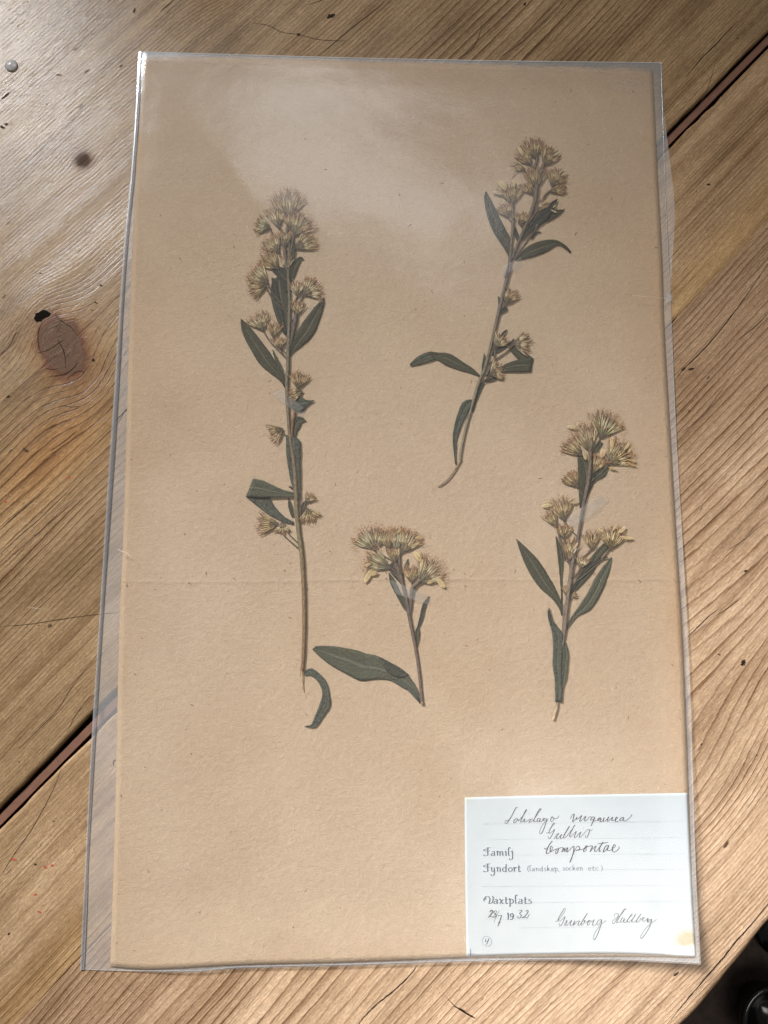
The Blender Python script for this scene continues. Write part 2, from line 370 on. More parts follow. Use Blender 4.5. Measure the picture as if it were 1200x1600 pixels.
def plank(name, lo, hi, prof, strength_f, tint_f, seed, edge_lo=0.0012, edge_hi=0.0012, thick=0.028):
    us = np.concatenate([np.arange(-0.55, -0.06, 0.02), np.arange(-0.06, 0.46, 0.0016), np.arange(0.46, 0.9, 0.02)])
    mid_w = (hi[0]-lo[0])
    n = int(mid_w/0.0011)
    s = np.linspace(0, 1, n)
    # cross profile: bottom, side, rounded edge, top, rounded edge, side, bottom
    off = [(0, edge_lo, -thick), (0, 0, -thick+0.002), (0, 0, -edge_lo), (0, edge_lo*0.13, -edge_lo*0.5), (0, edge_lo*0.5, -edge_lo*0.13)]
    ofh = [(1, -edge_hi*0.5, -edge_hi*0.13), (1, -edge_hi*0.13, -edge_hi*0.5), (1, 0, -edge_hi), (1, 0, -thick+0.002), (1, -edge_hi, -thick)]
    prof_pts = off + [(x, edge_lo*(1-x)-edge_hi*x, 0.0) for x in s] + ofh
    S = np.array([p[0] for p in prof_pts]); D = np.array([p[1] for p in prof_pts]); Z = np.array([p[2] for p in prof_pts])
    U, SS = np.meshgrid(us, S, indexing='ij'); DD = np.broadcast_to(D, U.shape); ZZ = np.broadcast_to(Z, U.shape).copy()
    wob = 0.0011*(vnoise(U*40, U*0+seed, seed)-.5)+0.0006*(vnoise(U*170, U*0+seed, seed+5)-.5)
    V = (lo[0]+lo[1]*U)*(1-SS)+(hi[0]+hi[1]*U)*SS + DD + np.where((SS <= 0) | (SS >= 1), wob, 0)
    vl = V-(lo[0]+lo[1]*U)   # distance from the lower edge
    # grain warps: slow waves and flow round the knots
    wv = 0.007*(vnoise(U*5.5, V*9, seed)-.5)+0.0032*(vnoise(U*17, V*30, seed+1)-.5)
    Vg = V + wv; kn = np.zeros_like(V)
    XY = O2+U[..., None]*DU+V[..., None]*DV; kr = np.full_like(V, 9.0)
    def krad(K):
        dX = XY[..., 0]-K[2]; dY = XY[..., 1]-K[3]; al = dX*K[6][0]+dY*K[6][1]; ac = -dX*K[6][1]+dY*K[6][0]
        return np.sqrt((al/K[4])**2+(ac/K[5])**2)
    for K in KNOTS:
        r = krad(K); dv = V-K[1]
        Vg = Vg - K[7]*dv*np.exp(-r*r*0.30)/(1+0.12*r*r)
        if K[8] > 0: kr = np.minimum(kr, r)
    dk = np.exp(-(np.hypot(XY[..., 0]-KNOTS[1][2], XY[..., 1]-KNOTS[1][3])/.0040)**2*1.2); dk = np.clip(dk*1.7, 0, 1)
    phase = prof(Vg-lo[0])
    ls = strength_f(U, V, vl); tint = tint_f(U, V, vl)
    for K in KNOTS:
        if K[2] > .15: continue
        halo = (1-sm(krad(K)/1.9, .4, 1.2))[..., None]*K[7]
        tint = tint*(1-halo*np.array([0.06, 0.20, 0.32]))
    verts = np.concatenate([XY, ZZ[..., None]], -1).reshape(-1, 3)
    n_, m_ = U.shape; faces = gridfaces(n_, m_)
    faces += [tuple(range(m_)), tuple((n_-1)*m_+i for i in reversed(range(m_)))]
    o = build(name, verts, faces, M_wood, table, uv=np.stack([U+seed*0.37, V+seed*0.11], -1).reshape(-1, 2), col=tint.reshape(-1, 3),
              attrs={'phase': phase.ravel(), 'line_strength': ls.ravel(), 'knot': np.clip(kr, 0, 9).ravel(), 'dark_spot': dk.ravel()})
    return o
def tA(U, V, vl):
    n = vnoise(U*14, V*40, 3)[..., None]; g = np.array([1.08, 1.03, 0.90])
    amber = np.exp(-(((U-uvof(95, 700)[0])/.05)**2+((V-uvof(95, 700)[1])/.018)**2))[..., None]
    base = g*(1-0.12*n) ; return base*(1-amber*np.array([-0.12, 0.02, 0.2]))
def sA(U, V, vl): return 0.65+0.5*sm(vl, .02, .05)*(1-sm(vl, .105, .14))+0.45*sm(vl, .13, .16)*vnoise(U*6, V*50, 9)
def sB(U, V, vl):
    d = vl; return 0.40+0.6*sm(vnoise(U*1.5, V*160, 21), .55, .8)
def tB(U, V, vl):
    y = (1-sm(vl, .006, .020))[..., None]; return np.array([1.16, 1.10, 1.0])*(1-y)+np.array([1.18, 1.08, 0.86])*y
def sC(U, V, vl): return 0.85+0.4*sm(-V+LJ[0], .0, .02)*vnoise(U*3, V*40, 31)
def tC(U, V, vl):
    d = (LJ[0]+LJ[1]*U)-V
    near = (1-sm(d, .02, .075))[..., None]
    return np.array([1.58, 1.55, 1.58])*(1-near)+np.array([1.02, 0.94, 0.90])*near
wA = 0.30
pa = plank('plank', LA, (LA[0]+wA, 0), freq_profile([(0, 1.3), (.03, 1.5), (.055, 2.4), (.085, 4.2), (.11, 3.4), (.14, 1.7), (.3, 1.5)]), sA, tA, 1)
pb = plank('plank', LJ, LB, freq_profile([(0, 3.2), (.02, 2.0), (.04, 1.5), (.07, 1.7)]), sB, tB, 2, 0.0005)
wC = LJ[0]-LE[0]
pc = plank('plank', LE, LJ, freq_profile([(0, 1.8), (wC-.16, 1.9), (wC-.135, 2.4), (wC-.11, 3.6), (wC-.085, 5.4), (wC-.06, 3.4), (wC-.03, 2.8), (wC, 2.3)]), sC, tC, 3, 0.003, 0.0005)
# reddish tongue in the open joint
def strip_uv(name, u0, u1, la, lb, z, th, mat, parent):
    us = np.linspace(u0, u1, 60); v = []; 
    for u in us:
        for (L, zz) in ((la, z-th), (la, z), (lb, z), (lb, z-th)):
            q = O2+u*DU+(L[0]+L[1]*u)*DV; v.append((q[0], q[1], zz))
    f = [(i*4+a, i*4+(a+1) % 4, (i+1)*4+(a+1) % 4, (i+1)*4+a) for i in range(59) for a in range(4)] + [(0, 1, 2, 3), (59*4+3, 59*4+2, 59*4+1, 59*4)]
    return build(name, v, f, mat, parent, smooth=False)
def linez(a, b, z):
    A, B = uvof(*a, z), uvof(*b, z); k = (B[1]-A[1])/(B[0]-A[0]); return A[1]-k*A[0], k
strip_uv('joint_tongue', -.54, .89, linez((0, 1290), (1200, 69), -.002), linez((0, 1273), (1200, 55), -.002), -.002, .01, M_tongue, table)
strip_uv('gap_backing', -.54, .89, (LB[0]-.004, LB[1]), (LA[0]+.004, LA[1]), -.0135, .003, M_void, table)
# table legs and apron (below, out of the way)
def box(name, c, s, mat, parent, rz=0):
    x, y, z = s; v = []
    for i in (-1, 1):
        for j in (-1, 1):
            for k in (-1, 1):
                a = i*x/2; b = j*y/2
                v.append((c[0]+a*math.cos(rz)-b*math.sin(rz), c[1]+a*math.sin(rz)+b*math.cos(rz), c[2]+k*z/2))
    return build(name, v, [(0, 1, 3, 2), (4, 6, 7, 5), (0, 4, 5, 1), (2, 3, 7, 6), (0, 2, 6, 4), (1, 5, 7, 3)], mat, parent, smooth=False)
for (uu, vv) in ((-.45, .25), (.80, .25), (-.45, LE[0]+.05), (.80, LE[0]+.05)):
    q = O2+uu*DU+vv*DV; box('table_leg', (q[0], q[1], -.394), (.06, .06, .73), M_tongue, table, ang)

# cracks, gouges, specks: raised-free thin slivers lying in the wood
def sliver(pts, w, mat, parent, name='crack', z=0.00008, taper=True, jit=0.5, steps=8, label=None):
    c = catmull(pts, steps); n = len(c); L = []; Rr = []
    for i, p in enumerate(c):
        a = c[max(0, i-1)]; b = c[min(n-1, i+1)]; d = (b-a)[:2]; d = d/(np.linalg.norm(d)+1e-9); nn = np.array([-d[1], d[0]])
        t = i/(n-1); ww = .8*w*(math.sin(math.pi*min(max(t, .03), .97))**.5 if taper else 1)*(1+jit*(random.random()-.5))/2
        j = nn*(random.random()-.5)*w*jit*.5
        L.append(P(*(p[:2]+nn*ww+j))+(0, 0, z)); Rr.append(P(*(p[:2]-nn*ww+j))+(0, 0, z))
    v = [x for ab in zip(L, Rr) for x in ab]
    return build(name, v, [(2*i, 2*i+1, 2*i+3, 2*i+2) for i in range(n-1)], mat, parent, label=label)
for pts, ww, m in [
    ([(1043, 1600), (1070, 1566), (1100, 1531), (1135, 1490), (1152, 1468), (1170, 1449), (1200, 1412), (1240, 1365)], 2.8, M_crack),
    ([(555, 1608), (568, 1590), (590, 1568), (615, 1548), (640, 1524), (652, 1508)], 2.6, M_crack),
    ([(1054, 595), (1068, 577), (1100, 545), (1130, 510), (1160, 470), (1200, 412)], 2.0, M_crack),
    ([(1066, 676), (1085, 660), (1105, 640), (1140, 592)], 1.4, M_crackl),
    ([(1150, 533), (1180, 510), (1202, 486)], 1.5, M_crack),
    ([(1074, 995), (1085, 985), (1105, 965), (1122, 952)], 1.7, M_crack),
    ([(1118, 962), (1140, 948), (1158, 934)], 1.4, M_crack),
    ([(1072, 120), (1095, 92), (1120, 68), (1152, 33)], 1.8, M_crack),
    ([(0, 979), (40, 976), (80, 970), (120, 964), (153, 960), (185, 957)], 1.7, M_crackl),
    ([(0, 828), (24, 806), (45, 788), (76, 762)], 1.6, M_crack),
    ([(0, 866), (30, 838), (60, 812), (110, 764)], 1.5, M_crackl),
    ([(0, 885), (40, 850), (90, 806), (120, 780)], 1.2, M_crackl),
    ([(28, 1172), (60, 1140), (92, 1106), (112, 1074), (150, 1025)], 1.3, M_crackl),
    ([(105, 1143), (118, 1118), (135, 1095), (146, 1085)], 1.3, M_crackl),
    ([(0, 1370), (22, 1335), (50, 1295), (80, 1240), (96, 1200)], 1.5, M_crackl),
    ([(480, 8), (560, -20), (600, -40)], 2.0, M_crackl), ([(498, 88), (545, 48), (590, 12), (606, -4)], 2.0, M_crackl),
    ([(716, 92), (738, 76), (750, 52), (752, 34)], 1.6, M_crackl), ([(780, 90), (820, 62), (868, 15), (885, -6)], 1.5, M_crackl),
    ([(466, 54), (440, 50), (420, 40), (395, 36)], 1.2, M_crackl), ([(466, 54), (500, 62), (540, 64)], 1.2, M_crackl),
    ([(250, 18), (262, 8), (275, -3)], 2.4, M_crackl), ([(1136, 860), (1160, 845), (1200, 812)], 1.0, M_crackl),
    ([(178, 660), (210, 628)], 2.0, M_crack), ([(136, 708), (165, 680), (185, 660), (196, 640)], 1.4, M_crackl),
    ([(78, 705), (100, 690), (120, 673)], 1.6, M_crack), ([(0, 555), (14, 542), (24, 522), (30, 520)], 1.6, M_crackl),
    ([(68, 560), (60, 540), (61, 515), (72, 498)], 1.4, M_crack), ([(56, 552), (75, 547), (92, 536), (104, 530)], 1.2, M_crack),
    ([(90, 530), (100, 550), (103, 575)], 1.6, M_crack), ([(78, 588), (100, 585), (115, 575), (122, 565)], 1.5, M_crack),
    ([(84, 490), (100, 505), (112, 512), (120, 525)], 1.4, M_crack), ([(104, 592), (118, 582), (128, 580), (134, 586)], 1.3, M_crack),
    ([(70, 575), (80, 577), (92, 576)], 1.0, M_crack), ([(95, 633), (112, 636), (126, 634)], 1.2, M_crackl),
    ([(88, 520), (95, 505), (88, 512), (98, 522), (86, 528)], 0.9, M_crackl),
    ([(155, 1500), (200, 1545), (260, 1590)], .6, M_crackl), ([(1120, 90), (1105, 140), (1090, 170)], .7, M_crackl)]:
    par = pc if pts[0][1] > 1.065*(1220-pts[0][0])+330 else pa
    if pts[0] == (0, 1370) or pts[0] == (78, 1): par = pb
    sliver(pts, ww, m, par)
# black hole beside the knot, gouges and dents
def blob(px, py, a, b, rot, mat, parent, name, z=0.00012, n=18, rough=0.25, dome=0.0, label=None):
    v = [P(px, py)+(0, 0, z+dome)]; f = []
    for i in range(n):
        t = 2*math.pi*i/n; r = 1+rough*(random.random()-.5)
        x = a*r*math.cos(t); y = b*r*math.sin(t); cr, sr = math.cos(rot), math.sin(rot)
        v.append(P(px+x*cr-y*sr, py+x*sr+y*cr)+(0, 0, z)); f.append((0, 1+i, 1+(i+1) % n))
    return build(name, v, f, mat, parent, label=label)
blob(66, 493, 12, 7, -.25, M_void, pa, 'knot_hole', n=13, rough=.55, label='black hole beside the large knot')
blob(60, 497, 7, 6, -.2, M_void, pa, 'knot_hole', z=.00016)
for (x, y, a, b, r, m) in [(10, 194, 3, 2.5, 0, M_crack), (4, 199, 4, 2, .4, M_crack), (9, 150, 8, 1.3, -.7, M_crack), (210, 17, 5, 1.8, -1.1, M_crack), (136, 112, 4.5, 1.3, -.7, M_crack),
    (92, 117, 4.5, 1.6, .05, M_crackl), (190, 103, 3.5, 1.5, -.5, M_crackl), (73, 163, 2.5, 1.2, .8, M_crack), (517, 25, 8, 3.5, -.3, M_crack), (466, 54, 3.5, 2, 0, M_crack),
    (1068, 576, 4, 2, -.6, M_crack), (1080, 577, 5, 2, -.3, M_crack), (1076, 642, 2, 2, 0, M_crack), (1161, 1035, 6, 3, -1.1, M_crack), (1165, 892, 3, 1.5, -.5, M_crack),
    (1096, 1163, 2, 1.6, 0, M_crack), (1124, 1023, 3, 1.3, .2, M_crackl), (1134, 1320, 7, 2, -.9, M_crackl), (1056, 1523, 6, 1.8, -.7, M_crack), (60, 977+0, 2, 1, 0, M_crackl),
    (78, 978, 4, 2, -.6, M_crackl), (40, 703, 5, 3, .5, M_crackl), (13, 620, 4, 2, -.4, M_crack), (158, 446, 3, 1.5, .5, M_crack), (150, 473, 3.5, 1.5, .4, M_crack), (143, 484, 2.5, 1.5, 0, M_crackl),
    (84, 1283, 2, 1.2, -.8, M_crack), (55, 1350, 3, 1.3, 0, M_crack), (14, 1459, 3, 1.2, -.8, M_crack), (146, 563, 3, 2.5, 0, M_crack), (30, 1190, 2, 1, 0, M_crack), (1107, 288, 3, 2, 0, M_crack),
    (1088, 300, 1.5, 1, 0, M_crackl), (1182, 1180, 2, 1.5, 0, M_crackl), (64, 427, 2.5, 1, 0, M_crackl), (820, 6, 3, 1.5, -1, M_crack), (1152, 60, 2, 1, 0, M_crackl)]:
    par = pa if x < 900 or y < 70 else pc
    if a > 2.6:
        for q in range(3):
            o = random.uniform(-1, 1)*b*.5; sliver([(x-a*math.cos(r)*random.uniform(.6, 1.1), y-a*math.sin(r)*random.uniform(.6, 1.1)+o), (x+o, y+o*.6), (x+a*math.cos(r)*random.uniform(.6, 1.1), y+a*math.sin(r)*random.uniform(.6, 1.1)+o*.7)], b*1.5, m if q else M_crackl, par, 'dent', z=.00009+q*.00001, jit=1.0)
    else: blob(x, y, a*.8, b*.8, r, m, par, 'dent', z=.0001, n=8, rough=1.1)
def kring(px, py, sc):
    for k in range(4):
        pts = [(px+math.cos(t*0.7+k)*sc*(.4+.2*k), py+math.sin(t*0.7+k)*sc*(.4+.2*k)*.8) for t in range(5)]
        sliver(pts, .8, M_crackl, pa)
for (x, y, r, l) in [(22, 1343, .1, 5), (71, 1355, .4, 4), (82, 1352, -.4, 3), (55, 1398, 0, 2.5), (62, 1425, .5, 4), (108, 746, -.5, 3), (8, 784, -.3, 3)]:
    blob(x, y, l, 1.4, r, M_red, pb if y > 1000 else pa, 'paint_fleck', z=.00014, n=8, rough=.7)
# dark gouge with splinters at the bottom
for i in range(7):
    a = i/7; sliver([(708+a*30, 1572+a*16), (713+a*30+random.random()*4, 1574+a*18), (722+a*24, 1580+a*14)], 2.2, M_crack if i % 2 else M_crackl, pc, 'gouge')
sliver([(696, 1556), (712, 1573), (738, 1590)], 1.6, M_crack, pc, 'gouge')

# ---------------------------------------------------------------- sleeve and sheet
def edge(pts, n): return resample(catmull(pts, 8), n)
def coons(L, Rr, T, B, n, m, sv=None):
    """L,R run top->bottom (n), T,B run left->right (m), in pixels"""
    sv = np.linspace(0, 1, n) if sv is None else sv; n = len(sv); gg = np.linspace(0, 1, 401)
    def smp(e): e = edge(e, 401); return np.stack([np.interp(sv, gg, e[:, 0]), np.interp(sv, gg, e[:, 1])], 1)
    L = smp(L); Rr = smp(Rr); T = edge(T, m); B = edge(B, m); tv = np.linspace(0, 1, m)
    S_, T_ = sv[:, None, None], tv[None, :, None]
    return (1-T_)*L[:, None]+T_*Rr[:, None]+(1-S_)*T[None]+S_*B[None]-((1-S_)*(1-T_)*L[0]+(1-S_)*T_*Rr[0]+S_*(1-T_)*L[-1]+S_*T_*Rr[-1])
filmL = [(217, 81), (206, 250), (192, 400), (178, 620), (166, 800), (153, 1000), (143, 1160), (134, 1330), (131, 1400), (126, 1515)]
filmR = [(1034, 98), (1040, 280), (1044, 380), (1049, 471), (1057, 673), (1067, 850), (1078, 1055), (1086, 1315), (1093, 1505)]
filmT = [(217, 81), (360, 85), (533, 90), (780, 95), (1034, 98)]
filmB = [(126, 1515), (173, 1517), (300, 1518), (375, 1512), (540, 1508), (732, 1502), (853, 1499), (980, 1500), (1093, 1505)]
backR = [(1034, 98), (1037, 170), (1045, 235), (1054, 320), (1053, 372), (1048, 480), (1057, 673), (1067, 850), (1078, 1055), (1086, 1315), (1095, 1507)]
papL = [(222, 87), (206, 400), (194, 800), (186, 1000), (179, 1300), (172, 1511)]
papR = [(1020, 107), (1027, 260), (1035, 410), (1038, 510), (1049, 705), (1058, 860), (1067, 1006), (1076, 1239), (1085, 1497)]
papT = [(222, 87), (360, 90), (533, 95), (780, 101), (1020, 107)]
papB = [(172, 1511), (237, 1515), (375, 1508), (540, 1504), (732, 1497), (853, 1496), (980, 1495), (1085, 1497)]
sleeve = empty('plastic_sleeve', tuple(W(610, 800)), 'clear glossy plastic sleeve lying on the pine table around the brown sheet', 'plastic sleeve')
sheet = empty('herbarium_sheet', tuple(W(630, 800, .0002)), 'tan kraft paper sheet with pressed plants and one fold line across', 'paper sheet')

# paper: slab with creases
fs = (907-100)/1402.0
sv = np.unique(np.r_[np.linspace(0, 1, 150), fs+np.linspace(-.012, .012, 27)]); n, m = len(sv), 100
g = coons(papL, papR, papT, papB, n, m, sv); top = []; tint = []
for i in range(n):
    for j in range(m):
        x, y = g[i, j]; s = sv[i]; t = j/(m-1)
        fy = 907-4*(t-.5)+1.5*math.sin(t*9)
        fl = math.exp(-((y-fy)/1.5)**2); cr = math.exp(-((y-fy)/2.6)**2)*0.00011
        und = 0.00006*(mnoise.noise(Vector((x*.004, y*.004, 3)))) + 0.00002*mnoise.noise(Vector((x*.02, y*.02, 1)))
        # corner creases, lower left
        for (ax, ay, bx, by) in ((176, 1440, 214, 1508), (182, 1420, 200, 1470), (560, 1490, 600, 1455), (620, 1465, 640, 1500)):
            L2 = (bx-ax)**2+(by-ay)**2; tt = max(0, min(1, ((x-ax)*(bx-ax)+(y-ay)*(by-ay))/L2))
            dd = math.hypot(x-ax-tt*(bx-ax), y-ay-tt*(by-ay)); cr += 0.00016*math.exp(-(dd/3.5)**2)
        top.append(W(x, y, .00040+cr+und))
        de = min(s*1.66, t, 1-t, (1-s)*1.66); age = math.exp(-de/.035); ageR = math.exp(-(1-t)/.05)*.9+math.exp(-s*1.66/.06)*.6
        nn = mnoise.noise(Vector((x*.008, y*.008, 7)))
        k = min(1, .45*age+.55*ageR)*(.75+.5*nn)
        fl *= .6+.8*mnoise.noise(Vector((x*.02, 3, 1))); tint.append(((1-.02*k)*(1-.07*fl), (1-.13*k)*(1-.08*fl), (1-.26*k)*(1-.09*fl)))
top = np.array(top); bot = top-np.array([0, 0, .00025]); nv = n*m
faces = gridfaces(n, m)+[tuple(reversed(f)) for f in gridfaces(n, m, nv)]
bd = [i*m for i in range(n)]+[(n-1)*m+j for j in range(1, m)]+[i*m+m-1 for i in range(n-2, -1, -1)]+[j for j in range(m-2, 0, -1)]
faces += [(bd[k], bd[(k+1) % len(bd)], bd[(k+1) % len(bd)]+nv, bd[k]+nv) for k in range(len(bd))]
ps = build('paper', np.r_[top, bot], faces, M_paper, sheet, col=np.array(tint+tint))
# crease tone of the fold
# specks in the paper
mb = MB()
for i in range(420):
    s, t = random.random(), random.random(); x, y = g[int(s*(n-1)), int(t*(m-1))]
    if x > 715 and y > 1230: continue
    r = random.choice([.5, .6, .8, 1.3])*.9; el = random.uniform(1, 3); a = random.random()*3
    vs_ = []
    for k in range(6):
        th = k*math.pi/3; ex = r*el*math.cos(th); ey = r*.6*math.sin(th)
        vs_.append(W(x+ex*math.cos(a)-ey*math.sin(a), y+ex*math.sin(a)+ey*math.cos(a), (.00047 if abs(y-907) > 10 else .00068)))
    c = random.choice([(.20, .10, .05), (.26, .15, .08), (.12, .06, .04), (.30, .12, .07), (.55, .43, .3)])
    mb.add(vs_, [tuple(range(6))], [c]*6)
mb.build('fibre_specks', M_petal, sheet, kind='stuff')

def film(pix, hfun, name, mat):
    n, m = pix.shape[:2]; v = []
    for i in range(n):
        for j in range(m): v.append(W(pix[i, j, 0], pix[i, j, 1], hfun(i/(n-1), j/(m-1), *pix[i, j])))
    return build(name, v, gridfaces(n, m), mat, sleeve)
def hfront(s, t, x, y):
    d = min(s*1.5*240, t*240, (1-t)*240, (1-s)*1.5*240)   # mm from the border
    h = .30+.25*float(sm(d, 0, 2.6))+.30*float(sm(d, 2, 14))+1.55*float(sm(d, 14, 66))
    amp = float(sm(d, 22, 75))
    h += amp*.55*mnoise.noise(Vector((x*.0042, y*.0032, 11)))
    h += amp*.22*mnoise.noise(Vector((x*.013+y*.004, y*.009, 5)))
    # loose, slightly wavy overhang on the left
    h += .30*math.sin(y*.02)*math.exp(-t*30)*float(sm(d, 0, 3))
    return max(h, .68 if (d > 1.2 and x > 716 and y > 1232) else .25)*.001
fpix = coons(filmL, filmR, filmT, filmB, 150, 100)
film(fpix, hfront, 'front_film', M_front)
bpix = coons([(x, y) for x, y in filmL], backR, filmT, [(x, y+(1.5 if x > 200 else 0)) for x, y in filmB[:-1]]+[(1095, 1507)], 90, 40)
film(bpix, lambda s, t, x, y: .00008, 'back_film', M_back)
# rolled fold on the left, welded seam on the right, heat-sealed ends
def tube(pts, rad, mat, name, parent, h=0.0, flat=1.0, per=6, ns=8, close=True, wfun=None, arch=False, **k):
    c = catmull(pts, per); n = len(c); v = []; f = []
    for i, p in enumerate(c):
        t = i/(n-1); r = rad(t) if callable(rad) else rad
        hh = h(t) if callable(h) else h
        q = (wfun or W)(p[0], p[1], hh); q2 = (wfun or W)(*c[min(n-1, i+1)][:2], hh); q1 = (wfun or W)(*c[max(0, i-1)][:2], hh)
        d = (q2-q1); d[2] = 0; d /= np.linalg.norm(d)+1e-12; nn = np.array([-d[1], d[0], 0])
        for a in range(ns):
            th = math.pi*a/(ns-1) if arch else 2*math.pi*a/ns; v.append(q+nn*math.cos(th)*r+np.array([0, 0, math.sin(th)*r*flat+(0 if arch else r*flat)]))
    f = [(i*ns+a, i*ns+(a+1) % ns, (i+1)*ns+(a+1) % ns, (i+1)*ns+a) for i in range(n-1) for a in range(ns)]
    f += [tuple(range(ns))[::-1], tuple((n-1)*ns+a for a in range(ns))]
    if arch: f = gridfaces(n, ns)
    return build(name, v, f, mat, parent, **k)
tube([(x+4.0-1.5*(y/1515), y) for x, y in filmL], lambda t: .0011-.0004*t+.00025*math.sin(t*17+1)*math.sin(t*5), M_roll, 'side_fold', sleeve, h=.0003, flat=.36, ns=10, arch=True)
tube([(x-1.0, y) for x, y in filmR], lambda t: .00020+.00009*math.sin(t*31), M_roll, 'side_seam', sleeve, h=.0003, flat=.7, arch=True)
tube(filmT, .00018, M_fold, 'top_seam', sleeve, h=.0003, flat=.6, arch=True)
tube([(x, y-1) for x, y in filmB], .00022, M_roll, 'bottom_edge', sleeve, h=.0003, flat=.6, arch=True)

# ---------------------------------------------------------------- label card
card = empty('label_card', tuple(W(905, 1368, .0006)), 'pale blue printed label with pen handwriting glued to the lower right of the brown sheet', 'label')
n, m = 60, 84
g2 = coons([(726, 1246), (727, 1370), (729, 1494)], [(1074, 1239), (1080, 1370), (1087, 1494)], [(726, 1246), (840, 1243), (960, 1241), (1074, 1239)], [(729, 1494), (850, 1491), (970, 1490), (1087, 1495)], n, m)
top = []; tint = []
for i in range(n):
    for j in range(m):
        x, y = g2[i, j]; top.append(W(x, y, .00054+.00004*mnoise.noise(Vector((x*.03, y*.03, 2)))))
        st = math.exp(-(((x-1075)/20)**2+((y-1468)/14)**2)**1.6)*(.8+.6*mnoise.noise(Vector((x*.2, y*.2, 4))))
        wh = float(sm(y-(1484-.16*(x-1040)+2.5*mnoise.noise(Vector((x*.1, 0, 0)))), -1, 2))*float(sm(x, 1034, 1050))
        tl = math.exp(-(((x-729)/9)**2+((y-1247)/6)**2))
        edge_y = .04*float(sm(y, 1300, 1494))
        st = max(0, min(1, st*1.5)); c = np.array([1-edge_y*.2, 1-edge_y*.6, 1-edge_y*1.3])
        c = c*(1-st*np.array([.10, .27, .55]))*(1-tl*np.array([.0, .05, .22]))
        c = c*(1-wh)+np.array([1.45, 1.32, 1.24])*wh*(1-.25*max(0, mnoise.noise(Vector((x*.3, y*.3, 8)))))
        tint.append(c)
top = np.array(top); bot = top-np.array([0, 0, .00012]); nv = n*m
faces = gridfaces(n, m)+[tuple(reversed(f)) for f in gridfaces(n, m, nv)]
bd = [i*m for i in range(n)]+[(n-1)*m+j for j in range(1, m)]+[i*m+m-1 for i in range(n-2, -1, -1)]+[j for j in range(m-2, 0, -1)]
faces += [(bd[k], bd[(k+1) % len(bd)], bd[(k+1) % len(bd)]+nv, bd[k]+nv) for k in range(len(bd))]
build('card', np.r_[top, bot], faces, M_label, card, col=np.array(tint+tint))
INKH = .00060
def ink(strokes, view, width, mat, name, parent=card, callig=0.0, h=INKH, label=None):
    """strokes in zoom coordinates; view = (x0, y0, scale); width in photo pixels"""
    x0, y0, sc = view; mb = MB(); hh = h
    for st in strokes:
        if len(st) == 1: st = [st[0], (st[0][0]+.12*sc*3, st[0][1]+.1*sc*3)]; dotw = 1.5
        else: dotw = 1.0
        c = catmull([(a/sc+x0, b/sc+y0) for a, b in st], 5); nn = len(c); vv = []
        hh += 0.000002
        for i, p in enumerate(c):
            a = c[max(0, i-1)]; b = c[min(nn-1, i+1)]; d = b-a; d = d/(np.linalg.norm(d)+1e-9)
            ww = width*dotw/2
            if callig: ww *= (1-callig)+callig*abs(d[1])**1.5*1.25
            else: ww *= .75+.5*max(0, d[1])*random.uniform(.8, 1.1)
            nrm = np.array([-d[1], d[0]]); vv += [W(*(p+nrm*ww), hh), W(*(p-nrm*ww), hh)]
        mb.add(vv, [(2*i, 2*i+1, 2*i+3, 2*i+2) for i in range(nn-1)])
    return mb.build(name, mat, parent, label=label)
H1 = (780, 1255, 10); H2 = (880, 1255, 10); H3 = (745, 1300, 10); H4 = (845, 1300, 8.571); H5 = (725, 1390, 8.571); H6 = (855, 1400, 12); H7 = (945, 1400, 12)
ink([[(290, 78), (268, 65), (240, 110), (200, 190), (150, 270), (115, 315), (90, 305), (100, 275), (150, 265)],
     [(285, 240), (255, 245), (230, 275), (235, 305), (270, 285), (285, 245), (305, 275), (335, 240), (400, 160), (430, 100), (410, 120), (350, 250), (335, 295), (365, 285), (400, 240), (388, 290), (425, 285), (480, 245)],
     [(466, 158)], [(520, 240), (480, 270), (470, 300), (510, 285), (560, 230), (620, 140), (655, 90), (635, 90), (590, 160), (545, 260), (545, 295), (585, 270)],
     [(640, 235), (605, 240), (590, 280), (610, 290), (645, 240), (630, 290), (660, 285), (720, 235)], [(720, 235), (690, 240), (685, 270), (710, 275), (748, 240), (730, 310), (690, 420), (655, 475), (632, 462), (645, 400), (700, 310), (770, 260)],
     [(830, 205), (805, 250), (810, 285), (845, 270), (845, 225), (825, 210), (870, 245), (910, 230), (937, 195)]], H1, 1.15, M_ink, 'handwriting', label='handwritten word Solidago')
ink([[(110, 240), (140, 190), (172, 170), (160, 230), (150, 285), (170, 280), (215, 215), (205, 250), (235, 240), (290, 190), (265, 250), (260, 285), (300, 260), (352, 200), (335, 260), (345, 280), (380, 250), (410, 215), (440, 210)],
     [(338, 118), (346, 126)], [(490, 215), (450, 220), (430, 260), (460, 260), (495, 220), (465, 290), (435, 355)], [(470, 285), (530, 262), (590, 225), (550, 240), (545, 275), (592, 240), (575, 290), (610, 280), (640, 220), (625, 280), (665, 270), (715, 210), (690, 265), (700, 285), (740, 250), (772, 215), (760, 270), (810, 260), (850, 230), (835, 215), (815, 250), (822, 290), (865, 278)],
     [(940, 220), (900, 235), (885, 270), (920, 265), (950, 220), (935, 265), (980, 275), (1040, 225), (1075, 187), (1058, 182)]], H2, 1.25, M_ink, 'handwriting', label='handwritten word virgaurea')
